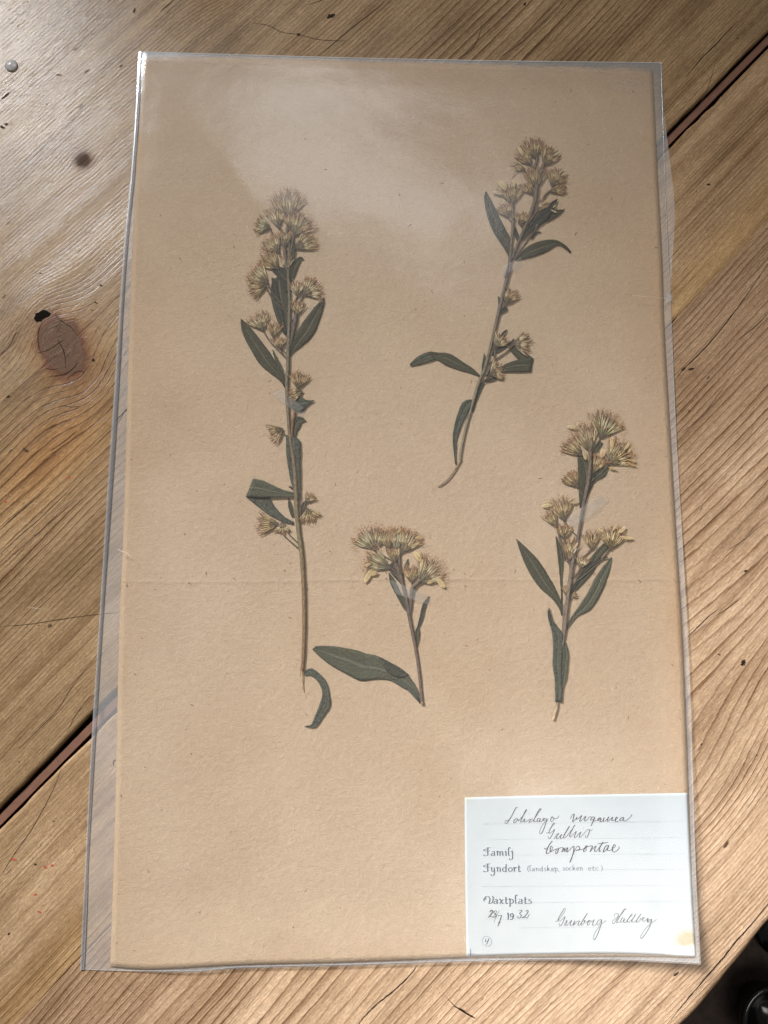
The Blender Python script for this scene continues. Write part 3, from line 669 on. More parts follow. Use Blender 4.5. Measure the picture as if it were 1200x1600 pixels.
ink([[(735, 465), (770, 460), (820, 370), (870, 320), (850, 310), (815, 370), (780, 440), (785, 470), (830, 440), (865, 410), (840, 470), (800, 540), (770, 550), (765, 510)],
     [(860, 560), (890, 500), (930, 470), (900, 520), (895, 555), (925, 545), (980, 480), (955, 530), (965, 555), (1000, 530), (1060, 430), (1100, 360), (1082, 380), (1030, 470), (1005, 520), (1018, 540), (1060, 510), (1130, 420), (1185, 345), (1163, 370), (1105, 490), (1112, 530), (1150, 490), (1205, 440), (1175, 520), (1190, 540), (1240, 480), (1275, 450), (1250, 520), (1270, 530), (1320, 480), (1385, 410), (1410, 420), (1405, 460), (1375, 530), (1345, 525), (1360, 500)],
     [(1310, 390)], [(1408, 440), (1435, 425), (1460, 410)]], H1, 1.1, M_ink, 'handwriting', label='handwritten word Gullris')
ink([[(50, 215), (75, 225), (155, 120), (110, 180), (75, 270), (85, 290), (120, 270), (160, 220), (140, 190), (125, 240), (135, 265), (180, 240), (215, 225)],
     [(240, 215), (225, 270), (205, 290), (195, 270), (225, 225), (300, 212), (280, 270), (325, 210), (315, 265), (362, 205), (345, 270), (385, 240), (442, 190), (430, 300), (392, 400), (395, 385), (440, 280), (480, 200), (510, 195), (520, 230), (470, 248), (530, 238), (580, 220), (600, 190), (620, 190), (575, 240), (580, 265), (610, 240), (612, 205), (690, 185), (670, 240), (658, 268)],
     [(660, 265), (725, 195), (740, 190), (720, 240), (730, 262), (760, 240), (835, 130), (795, 200), (782, 260), (812, 250)], [(760, 160), (900, 140)],
     [(910, 180), (870, 190), (840, 250), (845, 270), (880, 230), (912, 180), (890, 240), (915, 250), (940, 240), (1000, 190), (985, 170), (960, 210), (965, 260), (1000, 265), (1050, 215), (1040, 195)]], H4, 1.45, M_ink, 'handwriting', label='handwritten word Compositae')
ink([[(150, 475), (180, 475), (220, 440), (310, 320), (340, 250), (320, 235), (280, 300), (220, 400), (205, 460), (235, 470), (290, 430), (335, 385), (310, 460), (270, 540), (235, 560), (220, 530), (240, 510)],
     [(315, 560), (350, 480), (375, 460), (350, 530), (365, 555), (440, 470), (458, 460), (430, 530), (440, 555), (475, 540), (520, 465), (495, 550), (560, 480), (605, 468), (580, 520), (585, 550), (620, 530), (700, 400), (755, 320), (700, 410), (640, 510), (645, 550), (690, 510), (712, 455), (690, 480), (740, 490), (795, 450), (760, 500), (762, 550), (800, 510), (800, 460), (840, 480), (885, 440), (860, 500), (850, 545), (880, 555), (925, 520)],
     [(1010, 440), (960, 460), (930, 520), (960, 545), (1000, 490), (1020, 440), (1015, 500), (990, 600), (930, 750), (880, 825), (865, 780), (900, 680), (980, 570), (1060, 490), (1110, 460), (1075, 480)]], H6, 0.95, M_ink, 'handwriting', label='handwritten word Gunborg')
ink([[(190, 385), (180, 345), (230, 325), (252, 350), (235, 420), (170, 515), (140, 510), (150, 460), (220, 410), (300, 360), (370, 260), (402, 255), (380, 240), (330, 300), (260, 420), (225, 490), (240, 505), (290, 480)],
     [(360, 410), (320, 420), (300, 480), (330, 490), (372, 420), (355, 490), (390, 495), (440, 430), (520, 340), (480, 370), (425, 460), (435, 490), (475, 478), (560, 380), (585, 335), (530, 420), (505, 480), (530, 492), (580, 470), (640, 400), (682, 335), (620, 420), (595, 480), (610, 495), (660, 460), (662, 420), (700, 440), (740, 410), (720, 400), (702, 450), (730, 475), (770, 450), (812, 415), (790, 480), (805, 488)],
     [(870, 440), (820, 450), (810, 490), (850, 480), (882, 435), (860, 520), (820, 620), (740, 740), (690, 800), (670, 780), (700, 700), (790, 580), (860, 520), (920, 480), (975, 435)], [(975, 490)]], H7, 0.9, M_ink, 'handwriting', label='handwritten word Hallberg')
ink([[(340, 300), (365, 275), (387, 295), (355, 345), (325, 372), (355, 360), (392, 372)], [(345, 300), (368, 282), (380, 300), (345, 350)], [(440, 290), (410, 285), (400, 310), (430, 335), (415, 370), (395, 365), (420, 325), (440, 290)],
     [(455, 355), (500, 345), (480, 420), (455, 490)], [(450, 445), (495, 435)], [(735, 285), (765, 275), (775, 290), (745, 320), (768, 345), (745, 380), (715, 372), (730, 350)], [(825, 295), (850, 275), (857, 300), (820, 350), (775, 380), (820, 368), (848, 380), (877, 325)]], H5, 1.15, M_ink, 'handwriting', label='handwritten date 28/7 and year 32')
ink([[(472, 280), (440, 350), (400, 440)]], H5, .6, M_ink2, 'handwriting')
ink([[(308+62*math.cos(a)*.98+12*math.sin(a), 693+68*math.sin(a)-6*math.cos(a)) for a in np.linspace(0, 6.28, 13)]], H5, 1.1, M_dots, 'round_stamp')
ink([[(292, 662), (288, 695), (325, 688), (332, 655), (318, 700), (298, 738)]], H5, .9, M_print, 'round_stamp')
ink([[(40, 863), (145, 863)], [(90, 795), (90, 890)]], H5, .8, M_print, 'corner_cross')
# ornamental print: own small stroke alphabet, x-height 1, origin at the baseline, y up
GL = {
 'a': (1.0, [[(.15, .85), (.45, 1), (.65, .85), (.65, .1), (.85, 0)], [(.65, .6), (.25, .5), (.05, .25), (.2, .0), (.5, .1), (.65, .3)]]),
 'm': (1.55, [[(.0, .85), (.2, 1), (.22, 0)], [(.22, .75), (.5, 1), (.68, .8), (.68, 0)], [(.68, .75), (1, 1), (1.18, .8), (1.18, .1), (1.35, 0)]]),
 'n': (1.1, [[(.0, .85), (.2, 1), (.22, 0)], [(.22, .75), (.5, 1), (.7, .8), (.7, .1), (.9, 0)]]),
 'i': (.6, [[(.0, .85), (.2, 1), (.22, .1), (.42, 0)], [(.2, 1.45), (.24, 1.4)]]),
 'j': (.6, [[(.0, .85), (.2, 1), (.22, -.6), (-.05, -.95), (-.35, -.85), (-.3, -.65)], [(.2, 1.45), (.24, 1.4)]]),
 'l': (.6, [[(.45, 1.75), (.25, 1.95), (.1, 1.6), (.12, .2), (.35, 0)]]),
 'y': (1.05, [[(.0, .85), (.15, 1), (.17, .3), (.35, .05), (.65, .3)], [(.65, 1), (.67, -.5), (.35, -.95), (.05, -.8), (.1, -.6)]]),
 'd': (1.1, [[(.72, 1.75), (.7, .1), (.9, 0)], [(.7, .75), (.4, 1), (.1, .7), (.1, .25), (.4, 0), (.68, .25)]]),
 'o': (.95, [[(.45, 1), (.1, .7), (.12, .25), (.42, 0), (.72, .3), (.72, .75), (.45, 1)]]),
 'r': (.8, [[(.0, .85), (.2, 1), (.22, 0)], [(.22, .7), (.45, 1), (.65, .85)]]),
 't': (.75, [[(.25, 1.5), (.24, .15), (.45, 0), (.62, .15)], [(.0, .98), (.55, .98)]]),
 's': (.8, [[(.6, .95), (.3, .95), (.15, .72), (.5, .5), (.6, .2), (.3, 0), (.05, .1)]]),
 'k': (1.05, [[(.4, 1.8), (.2, 1.85), (.15, 1.5), (.17, 0)], [(.2, .5), (.55, .95), (.6, .6), (.25, .5), (.65, .05), (.85, .05)]]),
 'p': (1.1, [[(.0, .85), (.2, 1.1), (.22, -.75)], [(.22, .75), (.5, 1), (.78, .7), (.75, .25), (.45, 0), (.22, .2)]]),
 'c': (.85, [[(.65, .8), (.4, 1), (.1, .7), (.12, .25), (.4, 0), (.7, .2)]]),
 'e': (.85, [[(.12, .5), (.6, .65), (.45, 1), (.12, .75), (.12, .25), (.4, 0), (.7, .2)]]),
 'x': (1.0, [[(.0, .9), (.2, 1), (.6, .05), (.85, .1)], [(.75, .95), (.4, .5), (.1, .0)]]),
 '(': (.6, [[(.4, 1.8), (.1, 1.1), (.1, .3), (.4, -.3)]]), ')': (.5, [[(.05, 1.8), (.35, 1.1), (.35, .3), (.05, -.3)]]),
 ',': (.4, [[(.15, .1), (.05, -.3)]]), '.': (.35, [[(.1, .05), (.15, .0)]]), ' ': (.8, []),
 '1': (.7, [[(.1, 1.3), (.3, 1.5), (.3, 0)]]), '9': (1.0, [[(.45, 1.5), (.1, 1.15), (.2, .75), (.5, .7), (.75, 1.1), (.45, 1.5)], [(.75, 1.1), (.65, .4), (.3, 0), (.1, .15)]]),
 'F': (1.3, [[(.45, 1.85), (1.25, 1.9)], [(.75, 1.85), (.7, .9), (.75, .15), (.45, 0), (.05, .0), (.02, .25)], [(.6, 1.6), (.1, 1.45), (.05, 1.2), (.6, 1.05)], [(.75, 1.0), (1.05, 1.1)]]),
 'V': (1.75, [[(.1, .5), (.02, 1.0), (.4, 1.6), (.9, 1.55), (1.1, 1.0), (.95, .1)], [(.35, .9), (.3, 1.2), (.55, 1.3)], [(1.55, 1.75), (1.7, 1.2), (1.5, .3), (1.15, .0), (.8, .1)]]),
 '\u00e4': (1.0, [[(.15, .85), (.45, 1), (.65, .85), (.65, .1), (.85, 0)], [(.65, .6), (.25, .5), (.05, .25), (.2, .0), (.5, .1), (.65, .3)], [(.2, 1.4), (.23, 1.35)], [(.55, 1.4), (.58, 1.35)]]),
}
def printed(text, x, y, x2, xh, width, mat, callig=.6):
    """text from pixel x to x2 on baseline y, x-height xh pixels"""
    tot = sum(GL[c][0] for c in text); kx = (x2-x)/tot; strokes = []; cx = x
    for c in text:
        for st in GL[c][1]: strokes.append([(cx+a*kx, y-b*xh-(cx-x)*.0) for a, b in st])
        cx += GL[c][0]*kx
    ink(strokes, (0, 0, 1), width, mat, 'printed_text', callig=callig, label='printed text '+text)
printed('Familj', 756, 1337, 804, 6.6, 1.7, M_print)
printed('Fyndort', 756, 1362, 815, 6.6, 1.7, M_print)
printed('(landskap,', 824, 1361, 875, 4.6, .85, M_print, .4)
printed('socken', 879, 1360, 912, 4.6, .85, M_print, .4)
printed('etc.)', 919, 1360, 942, 4.6, .85, M_print, .4)
printed('V\u00e4xtplats', 756, 1412, 832, 7.0, 1.7, M_print)
printed('19', 792, 1437, 804, 6.6, 1.8, M_print)
V10 = (710, 1220, 3)
for (x1, y1, x2, y2) in [(130, 203, 1075, 190), (150, 276, 1075, 266), (285, 349, 1085, 342), (695, 416, 1088, 416), (130, 496, 1092, 490), (370, 571, 1090, 565), (155, 649, 345, 647), (305, 689, 1075, 685)]:
    a = np.array([x1/3+710, y1/3+1220]); b = np.array([x2/3+710, y2/3+1220]); nd = int(np.linalg.norm(b-a)/1.45); mb = MB()
    for k in range(nd):
        p = a+(b-a)*k/nd; r = .42*random.uniform(.7, 1.15)
        mb.add([W(p[0]-r, p[1]-r*.8, INKH), W(p[0]+r, p[1]-r*.8, INKH), W(p[0]+r, p[1]+r*.8, INKH), W(p[0]-r, p[1]+r*.8, INKH)], [(0, 1, 2, 3)])
    mb.build('dotted_rule', M_dots, card)
# scrap of writing seen through the left margin of the sleeve
ink([[(172.6, 1196), (173.6, 1196.6)], [(177.4, 1196.9), (177.2, 1190), (179.5, 1187.8), (182, 1187.8)]], (0, 0, 1), 1.5, M_ink, 'ink_mark', parent=sleeve, h=.00012)

# ---------------------------------------------------------------- plants
V1 = (340, 280, 5.332); V2 = (340, 560, 5.332); V3 = (340, 840, 5.161); V4 = (540, 800, 5.0); V5 = (480, 980, 6.0)
V6 = (720, 200, 6.667); V7 = (630, 430, 4.706); V8 = (800, 630, 5.714); V9 = (790, 830, 5.161)
H0 = .00048
def conv(view, pts): x0, y0, s = view; return [(p[0]/s+x0, p[1]/s+y0)+tuple(q/s for q in p[2:]) for p in pts]
class Sprig:
    def __init__(s, base, label):
        s.o = empty('goldenrod_sprig', tuple(W(*base, H0)), label, 'pressed flower', 'pressed goldenrod sprigs on the sheet'); s.stems = []; s.k = 0
        s.petal_list = []
    def z(s, layer): s.k += 1; return H0+layer+s.k*.000004
    def leaf(s, view, A, B=None, mat=None, layer=.00012, name='leaf', n=16, m=7, curl=.00025, cs=None):
        if B is None:
            c = np.array(catmull(conv(view, A), 6)); d = np.gradient(c[:, :2], axis=0); d /= np.linalg.norm(d, axis=1)[:, None]+1e-9
            nn = np.stack([-d[:, 1], d[:, 0]], 1)*c[:, 2:3]/2; A2 = resample(c[:, :2]+nn, n); B2 = resample(c[:, :2]-nn, n)
        else:
            A2 = resample(catmull(conv(view, A), 6), n); B2 = resample(catmull(conv(view, B), 6), n)
        z0 = s.z(layer); v = []; uv = []; sd = random.random()*99
        for i in range(n):
            for j in range(m):
                t = j/(m-1); p = A2[i]*(1-t)+B2[i]*t; wpx = np.linalg.norm(A2[i]-B2[i])
                e = abs(t-.5)*2; hh = z0+.00010-.00010*(1-e)**2*2 + curl*.5*e**3*(.5+mnoise.noise(Vector((i*.35, sd, t*2)))) + .00014*mnoise.noise(Vector((p[0]*.22, p[1]*.22, sd)))+.00005*mnoise.noise(Vector((p[0]*.6, p[1]*.6, sd)))
                jit = .5*mnoise.noise(Vector((i*.8, t*3, sd))) if e > .9 and 0 < i < n-1 else 0
                v.append(W(p[0]+jit, p[1]+jit*.5, hh)); uv.append((i/(n-1), t))
        f = gridfaces(n, m); b = len(v)
        bd = [i*m for i in range(n)]+[(n-1)*m+j for j in range(1, m)]+[i*m+m-1 for i in range(n-2, -1, -1)]+[j for j in range(m-2, 0, -1)]
        for k in bd: p = np.array(v[k]); v.append(p-np.array([0, 0, .00018])); uv.append(uv[k])
        L = len(bd); f += [(bd[k], bd[(k+1) % L], b+(k+1) % L, b+k) for k in range(L)]
        return build(name, v, f, mat or M_leaf, s.o, uv=uv)
    def stem(s, view, pts, cols, layer=.0002, name='stem', main=True, flat=.55):
        """pts (x, y, width)"""
        c = np.array(catmull(conv(view, pts), 6)) if view else np.array(catmull(pts, 6)); n = len(c); v = []; uv = []; cc = []; z0 = s.z(layer); ns = 7
        if main: s.stems.append(c[:, :2])
        acc = 0
        for i in range(n):
            a = W(*c[max(0, i-1), :2], z0); b = W(*c[min(n-1, i+1), :2], z0); q = W(*c[i, :2], z0); d = b-a; d /= np.linalg.norm(d)+1e-12; nn = np.array([-d[1], d[0], 0])
            r = c[i, 2]/2*.000285; t = i/(n-1); r *= 1+.10*mnoise.noise(Vector((i*.6, z0*1e4, 0)))
            if i: acc += np.linalg.norm(c[i, :2]-c[i-1, :2])
            cl = np.array(cols[0])*(1-t)+np.array(cols[-1])*t if len(cols) < 3 else (np.array(cols[0])*(1-2*t)+np.array(cols[1])*2*t if t < .5 else np.array(cols[1])*(2-2*t)+np.array(cols[2])*(2*t-1))
            for j in range(ns):
                th = math.pi*j/(ns-1); ridge = 1+.10*math.cos(j*2.9)
                v.append(q+nn*math.cos(th)*r+np.array([0, 0, math.sin(th)*r*flat*2*ridge-.00008])); uv.append((acc*.05, j/(ns-1))); cc.append(cl*(1.0 if j % 2 else .78))
        return build(name, v, gridfaces(n, ns), M_stem, s.o, uv=uv, col=cc)
    def head(s, view, x, y, ang, L, spread, fuzz=.5, tone=0, nb=None, attach=None, rust=.5, layer=.00028):
        sc = view[2]; bx, by = x/sc+view[0], y/sc+view[1]; L = L/sc; random.seed(int(x*7+y*13+ang)); z0 = s.z(layer)
        mb = MB(); a0 = math.radians(ang); sp = math.radians(spread)
        pal = [((.50, .37, .18), (.36, .26, .12), (.62, .50, .28)), ((.45, .40, .22), (.33, .31, .16), (.64, .58, .38)), ((.58, .47, .26), (.44, .34, .18), (.70, .60, .38))][tone]
        nb = nb or int(4.5+L*spread/250); L *= 1.08
        ca, sa = math.cos(a0), math.sin(a0); bw = L*.30*min(1.3, spread/90)
        def pt(r, a, h, o=0.0): return W(bx+o*sa+r*math.cos(a), by+o*ca-r*math.sin(a), h)
        rows = [(1.0, .00000, nb, 1.0), (.80, .00014, max(3, int(nb*.8)), .9), (.42, .00030, max(3, int(nb*.6)), .8)]
        for ri, (rl, zz, cnt, bwf) in enumerate(rows):
            for i in range(cnt):
                f = (i+.5)/cnt-.5+random.uniform(-.03, .03); a = a0+sp*f*.82; r1 = L*rl*random.uniform(.78, 1.10)*(1-.20*abs(f)); o = -f*bw*bwf
                w_ = random.uniform(1.8, 2.8)*(1, .95, .85)[ri]
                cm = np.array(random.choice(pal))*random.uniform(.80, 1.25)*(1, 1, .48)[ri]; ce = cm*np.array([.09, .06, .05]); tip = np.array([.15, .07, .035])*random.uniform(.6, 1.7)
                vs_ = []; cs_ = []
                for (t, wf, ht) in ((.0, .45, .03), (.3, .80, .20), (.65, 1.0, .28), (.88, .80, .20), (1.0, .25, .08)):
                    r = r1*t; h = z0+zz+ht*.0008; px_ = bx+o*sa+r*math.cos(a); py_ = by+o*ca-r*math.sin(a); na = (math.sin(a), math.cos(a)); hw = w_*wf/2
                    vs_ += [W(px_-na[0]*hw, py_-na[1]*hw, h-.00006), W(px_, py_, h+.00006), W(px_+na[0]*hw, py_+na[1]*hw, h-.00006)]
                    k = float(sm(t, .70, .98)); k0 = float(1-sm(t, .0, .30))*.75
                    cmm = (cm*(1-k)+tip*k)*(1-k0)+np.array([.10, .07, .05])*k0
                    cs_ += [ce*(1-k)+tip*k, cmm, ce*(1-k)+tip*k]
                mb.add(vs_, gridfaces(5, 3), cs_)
        # flattened dark receptacle where the bracts join the stalk
        cup = [W(bx, by, z0+.00042)]; cc = [(.12, .085, .06)]; fc = []
        for j in range(10):
            th = 2*math.pi*j/10; ex = L*.13*math.cos(th)-L*.03; ey = bw*.52*math.sin(th)*(1 if math.cos(th) > -.2 else .6); jr = random.uniform(.8, 1.15)
            cup.append(W(bx+(ex*ca+ey*sa)*jr, by+(-ex*sa+ey*ca)*jr, z0+.00018)); cc.append((.085, .058, .042)); fc.append((0, 1+j, 1+(j+1) % 10))
        mb.add(cup, fc, cc)
        hd = mb.build('flower_head', M_bract, s.o)
        # pappus and withered florets
        hb = MB(); nh = int(L*fuzz*1.7*(.5+spread/140))
        for i in range(nh):
            f = random.uniform(-.56, .56); a = a0+sp*f; r0 = L*random.uniform(.72, .98)*(1-.18*abs(f)); r1 = r0+L*random.uniform(.08, .30+.12*rust)
            a1 = a+random.uniform(-.13, .13); w_ = random.uniform(.28, .60); c = random.choice([(.40, .22, .11), (.30, .17, .10), (.52, .33, .17), (.58, .36, .17), (.62, .48, .28), (.46, .25, .12)])
            h = z0+random.uniform(.0001, .0006); d0 = w_/2/max(r0, 1); d1 = w_/2/max(r1, 1)
            hb.add([pt(r0, a+d0, h), pt(r0, a-d0, h), pt((r0+r1)/2, (a+a1)/2-d1, h+.0001), pt(r1, a1, h), pt((r0+r1)/2, (a+a1)/2+d1, h+.0001)], [(0, 1, 2, 4), (4, 2, 3)], [c]*5)
        for i in range(int(nh*1.1*rust)):     # rusty withered floret tips
            f = random.uniform(-.5, .5); a = a0+sp*f; r = L*random.uniform(.86, 1.12)*(1-.15*abs(f)); q = random.uniform(.5, 1.3); c = random.choice([(.26, .115, .06), (.34, .16, .08), (.18, .085, .06), (.42, .23, .12)])
            h = z0+random.uniform(.0004, .0007); th0 = random.random()*6
            hb.add([W(bx+r*math.cos(a)+q*math.cos(th0+k*1.25)*random.uniform(.5, 1), by-r*math.sin(a)+q*math.sin(th0+k*1.25)*random.uniform(.5, 1), h+.00012*random.random()) for k in range(5)], [tuple(range(5))], [c]*5)
        if nh: hb.build('pappus', M_hair, hd, kind='stuff')
        s.last = hd
        # stalk
        if attach is not None:
            tx, ty = attach[0]/sc+view[0], attach[1]/sc+view[1]
        elif s.stems:
            S = np.concatenate(s.stems); dx = np.abs(S[:, 0]-bx); tgt = np.hypot(S[:, 0]-bx, S[:, 1]-(by+4+1.1*np.abs(S[:, 0]-bx))); tx, ty = S[np.argmin(tgt)]
        else: return hd
        mx, my = bx*.55+tx*.45, by*.45+ty*.55+.0
        d = math.hypot(tx-bx, ty-by)
        if d > 2: s.stem(None, [(bx-1*math.cos(a0), by+1*math.sin(a0), 2.6), (mx+(bx-tx)*.12, my-d*.08, 2.0), (tx, ty, 2.2)], [(.115, .082, .055), (.14, .115, .08)], layer=.00012, name='flower_stalk', main=False)
        return hd
    def petal(s, view, x1, y1, x2, y2, w, c=(.66, .52, .30)):
        p = conv(view, [(x1, y1), (x2, y2)]); w = .82*w/view[2]; (ax, ay), (bx, by) = p; d = np.array([bx-ax, by-ay]); L = np.linalg.norm(d); d /= L; nn = np.array([-d[1], d[0]]); z0 = s.z(.00075); v = []; cs = []
        for i, (t, wf) in enumerate(((0, .25), (.2, .75), (.5, 1), (.8, .85), (.95, .5), (1, .2))):
            q = np.array([ax, ay])+d*L*t+nn*math.sin(t*3)*.5
            for k in (-1, 0, 1): v.append(W(*(q+nn*k*w/2*wf), z0+(.00012 if k == 0 else 0)+.0001*math.sin(t*5))); cs.append(np.array(c)*np.array([1, .95, .86])*(1.0 if k else .72)*(.68+.3*t))
        return build('petal', v, gridfaces(6, 3), M_petal, s.last, col=cs)

BR = (.15, .115, .078); GB = (.16, .145, .10); RB = (.21, .115, .065); PU = (.13, .10, .085)
# ---- sprig 1, tall left
S = Sprig((475, 1075), 'tallest pressed goldenrod sprig on the left side of the sheet, long reddish bare stem below')
S.stem(V1, [(600, 560, 22), (592, 700, 28), (590, 800, 30), (600, 1000, 30), (597, 1200, 32), (590, 1400, 34), (586, 1600, 34), (578, 1670, 34)], [BR, GB, GB])
S.stem(V2, [(578, 130, 34), (580, 300, 36), (590, 480, 30), (603, 650, 30), (640, 900, 36), (655, 1150, 42), (668, 1350, 40), (692, 1600, 36)], [GB, (.19, .135, .085), (.20, .17, .095)])
S.stem(V3, [(662, -10, 38), (680, 150, 38), (695, 400, 36), (700, 700, 34), (693, 950, 32), (682, 1075, 28)], [(.21, .175, .095), (.22, .145, .08), RB])
S.stem(V2, [(645, 440, 26), (625, 550, 24), (618, 660, 22)], [RB, RB], main=False)
S.stem(V3, [(680, 1072, 20), (684, 1150, 14), (698, 1250, 3)], [(.50, .38, .24), (.42, .30, .18)], name='broken_stem_end', main=False)
S.stem(V3, [(672, 1075, 12), (672, 1110, 10), (662, 1108, 3)], [(.40, .24, .14), RB], name='broken_stem_end', main=False)
S.stem(V3, [(688, 1080, 12), (690, 1160, 9), (683, 1215, 2)], [(.56, .44, .30), (.42, .30, .18)], name='broken_stem_end', main=False)
S.stem(V1, [(655, 1130, 40), (645, 1200, 40), (625, 1300, 30), (600, 1420, 18)], [PU, PU], main=False, layer=.0001)
S.stem(V1, [(540, 480, 30), (560, 600, 34), (580, 760, 34)], [BR, PU], main=False, layer=.0001)
S.stem(V1, [(640, 440, 24), (620, 560, 24), (600, 700, 24)], [BR, PU], layer=.0001)
S.stem(V1, [(600, 300, 22), (580, 420, 24), (600, 560, 24)], [BR, PU], layer=.0001)
S.leaf(V1, [(193, 1158), (200, 1260), (265, 1400), (350, 1540), (430, 1610), (520, 1680), (560, 1740)], [(193, 1158), (265, 1225), (350, 1330), (440, 1450), (500, 1550), (545, 1620), (568, 1735)], M_leaf)
S.leaf(V1, [(885, 985), (830, 1040), (740, 1150), (650, 1290), (612, 1400), (600, 1470)], [(888, 985), (885, 1060), (850, 1180), (790, 1310), (690, 1400), (630, 1445), (605, 1480)], M_leaf)
S.leaf(V1, [(880, 990), (850, 1015), (838, 1045)], [(888, 985), (888, 1040), (870, 1065)], M_leafd, layer=.0003)
S.leaf(V1, [(455, 830), (440, 950), (465, 1080), (520, 1240), (570, 1310)], [(560, 800), (600, 950), (600, 1080), (595, 1200), (578, 1310)], M_leaf)
S.leaf(V1, [(450, 815), (452, 950), (490, 1100), (560, 1290)], [(470, 830), (510, 950), (540, 1100), (575, 1290)], M_leafd, layer=.0003)
S.leaf(V1, [(715, 668, 8), (690, 662, 38), (650, 710, 58), (625, 790, 52), (608, 870, 22)], None, M_leaf)
S.leaf(V1, [(608, 452, 4), (625, 540, 40), (622, 630, 42), (606, 700, 14)], None, M_leaf, layer=.0005)
S.leaf(V1, [(460, 745, 40), (530, 780, 95), (570, 850, 90), (590, 940, 40)], None, M_leafd, layer=.0003)
S.leaf(V1, [(458, 1420, 5), (490, 1500, 28), (530, 1590, 32), (560, 1690, 12)], None, M_leafp)
S.leaf(V2, [(808, 350), (745, 395), (715, 437), (640, 442), (622, 415)], [(808, 350), (740, 345), (700, 325), (640, 325), (625, 350)], M_leafm, layer=.0003)
S.leaf(V2, [(738, 523, 4), (700, 515, 55), (665, 530, 85), (645, 590, 60), (635, 655, 25)], None, M_leaf)
S.leaf(V2, [(568, 635), (575, 820), (605, 1000), (640, 1130), (655, 1190)], [(660, 660), (690, 700), (690, 900), (692, 1050), (685, 1180)], M_leafm, layer=.0006, n=20)
S.leaf(V2, [(295, 1003), (370, 1015), (480, 1065), (560, 1100), (690, 1125)], [(235, 1153), (330, 1158), (450, 1158), (560, 1155), (690, 1155)], M_leafp, layer=.0008)
S.leaf(V2, [(235, 1153), (330, 1230), (440, 1310), (560, 1368), (635, 1385)], [(440, 1158), (455, 1200), (490, 1250), (560, 1320), (635, 1362)], M_leafm, layer=.0002)
S.leaf(V2, [(592, 1163, 6), (606, 1240, 36), (628, 1325, 16)], None, M_leaf)
S.leaf(V2, [(592, 1070, 4), (610, 1072, 14), (622, 1090, 8)], None, M_leafd)
S.leaf(V3, [(690, 1090), (745, 1053), (800, 1078), (870, 1150), (895, 1220), (912, 1345), (870, 1420), (800, 1522), (760, 1534), (700, 1522)], [(700, 1112), (745, 1110), (790, 1140), (825, 1190), (845, 1250), (835, 1310), (800, 1400), (768, 1480), (750, 1512), (700, 1520)], M_leafm, layer=.0002, n=26)
for h in [(V1, 590, 290, 92, 190, 115, .9, 0), (V1, 505, 385, 103, 165, 70, .5, 2), (V1, 425, 400, 165, 118, 95, .6, 1), (V1, 640, 450, 58, 180, 95, .7, 2), (V1, 665, 565, 32, 160, 85, .8, 2), (V1, 600, 400, 95, 120, 60, .4, 0),
          (V1, 500, 595, 128, 140, 90, .6, 2), (V1, 570, 540, 92, 115, 70, .3, 2), (V1, 490, 735, 135, 150, 85, .7, 0), (V1, 570, 745, 82, 110, 75, .4, 2), (V1, 402, 850, 140, 165, 80, .8, 2), (V1, 392, 888, 195, 135, 85, .7, 0),
          (V1, 670, 960, 98, 105, 90, .4, 2), (V1, 728, 950, 35, 140, 120, .8, 2), (V1, 655, 1125, 82, 110, 85, .4, 0), (V1, 372, 1242, 112, 135, 105, .6, 2), (V1, 465, 1305, 85, 115, 85, .5, 0), (V1, 520, 1405, 95, 100, 95, .4, 0),
          (V2, 668, 232, 82, 122, 100, .3, 0), (V2, 695, 275, 200, 115, 75, .2, 0), (V2, 532, 592, 208, 122, 100, .3, 0), (V2, 485, 1378, 180, 155, 85, .4, 0), (V2, 540, 1375, 270, 92, 110, .3, 2), (V2, 742, 1190, 55, 80, 85, .3, 0), (V2, 752, 1262, 285, 105, 120, .4, 0)]:
    S.head(*h[:6], fuzz=h[6]+.15, tone=h[7], rust=h[6])
S.stem(V2, [(690, 1320, 14), (690, 1250, 18), (715, 1200, 14), (742, 1190, 10)], [PU, PU], main=False, name='flower_stalk')
# ---- sprig 2, upper right
S = Sprig((690, 760), 'slender pressed goldenrod sprig at the upper right of the sheet with thin curved tail')
S.stem(V7, [(790, -60, 26), (770, 0, 28), (720, 200, 28), (690, 330, 26), (650, 500, 24), (600, 690, 26), (560, 780, 24), (510, 950, 22), (460, 1130, 20), (430, 1270, 20), (418, 1360, 20)], [PU, GB, (.24, .21, .15)])
S.stem(V7, [(428, 1358, 16), (370, 1450, 13), (310, 1520, 10), (256, 1556, 8)], [(.26, .19, .13), (.28, .17, .11)], main=False)
S.stem(V7, [(430, 1355, 6), (385, 1440, 5), (330, 1510, 5), (270, 1556, 4)], [(.5, .42, .3), (.4, .3, .2)], main=False, layer=.0004)
S.stem(V7, [(612, 735, 14), (650, 650, 12), (675, 590, 12), (672, 530, 12)], [GB, GB], main=False)
S.stem(V6, [(470, 1560, 40), (510, 1400, 38), (528, 1200, 34), (545, 1000, 36), (535, 790, 44)], [PU, BR, BR])
S.stem(V6, [(515, 1400, 32), (600, 1200, 36), (680, 1010, 40), (745, 850, 46), (785, 700, 50), (790, 600, 54)], [PU, BR, BR])
S.stem(V6, [(800, 600, 40), (850, 420, 42), (870, 370, 40)], [BR, BR], layer=.0001)
S.stem(V6, [(770, 420, 34), (800, 300, 34)], [BR, BR], layer=.0001)
S.stem(V6, [(560, 1370, 16), (650, 1230, 14), (760, 1090, 16), (800, 1010, 40)], [PU, PU])
S.stem(V6, [(700, 1000, 34), (800, 850, 30), (880, 700, 24), (950, 640, 18)], [BR, BR])
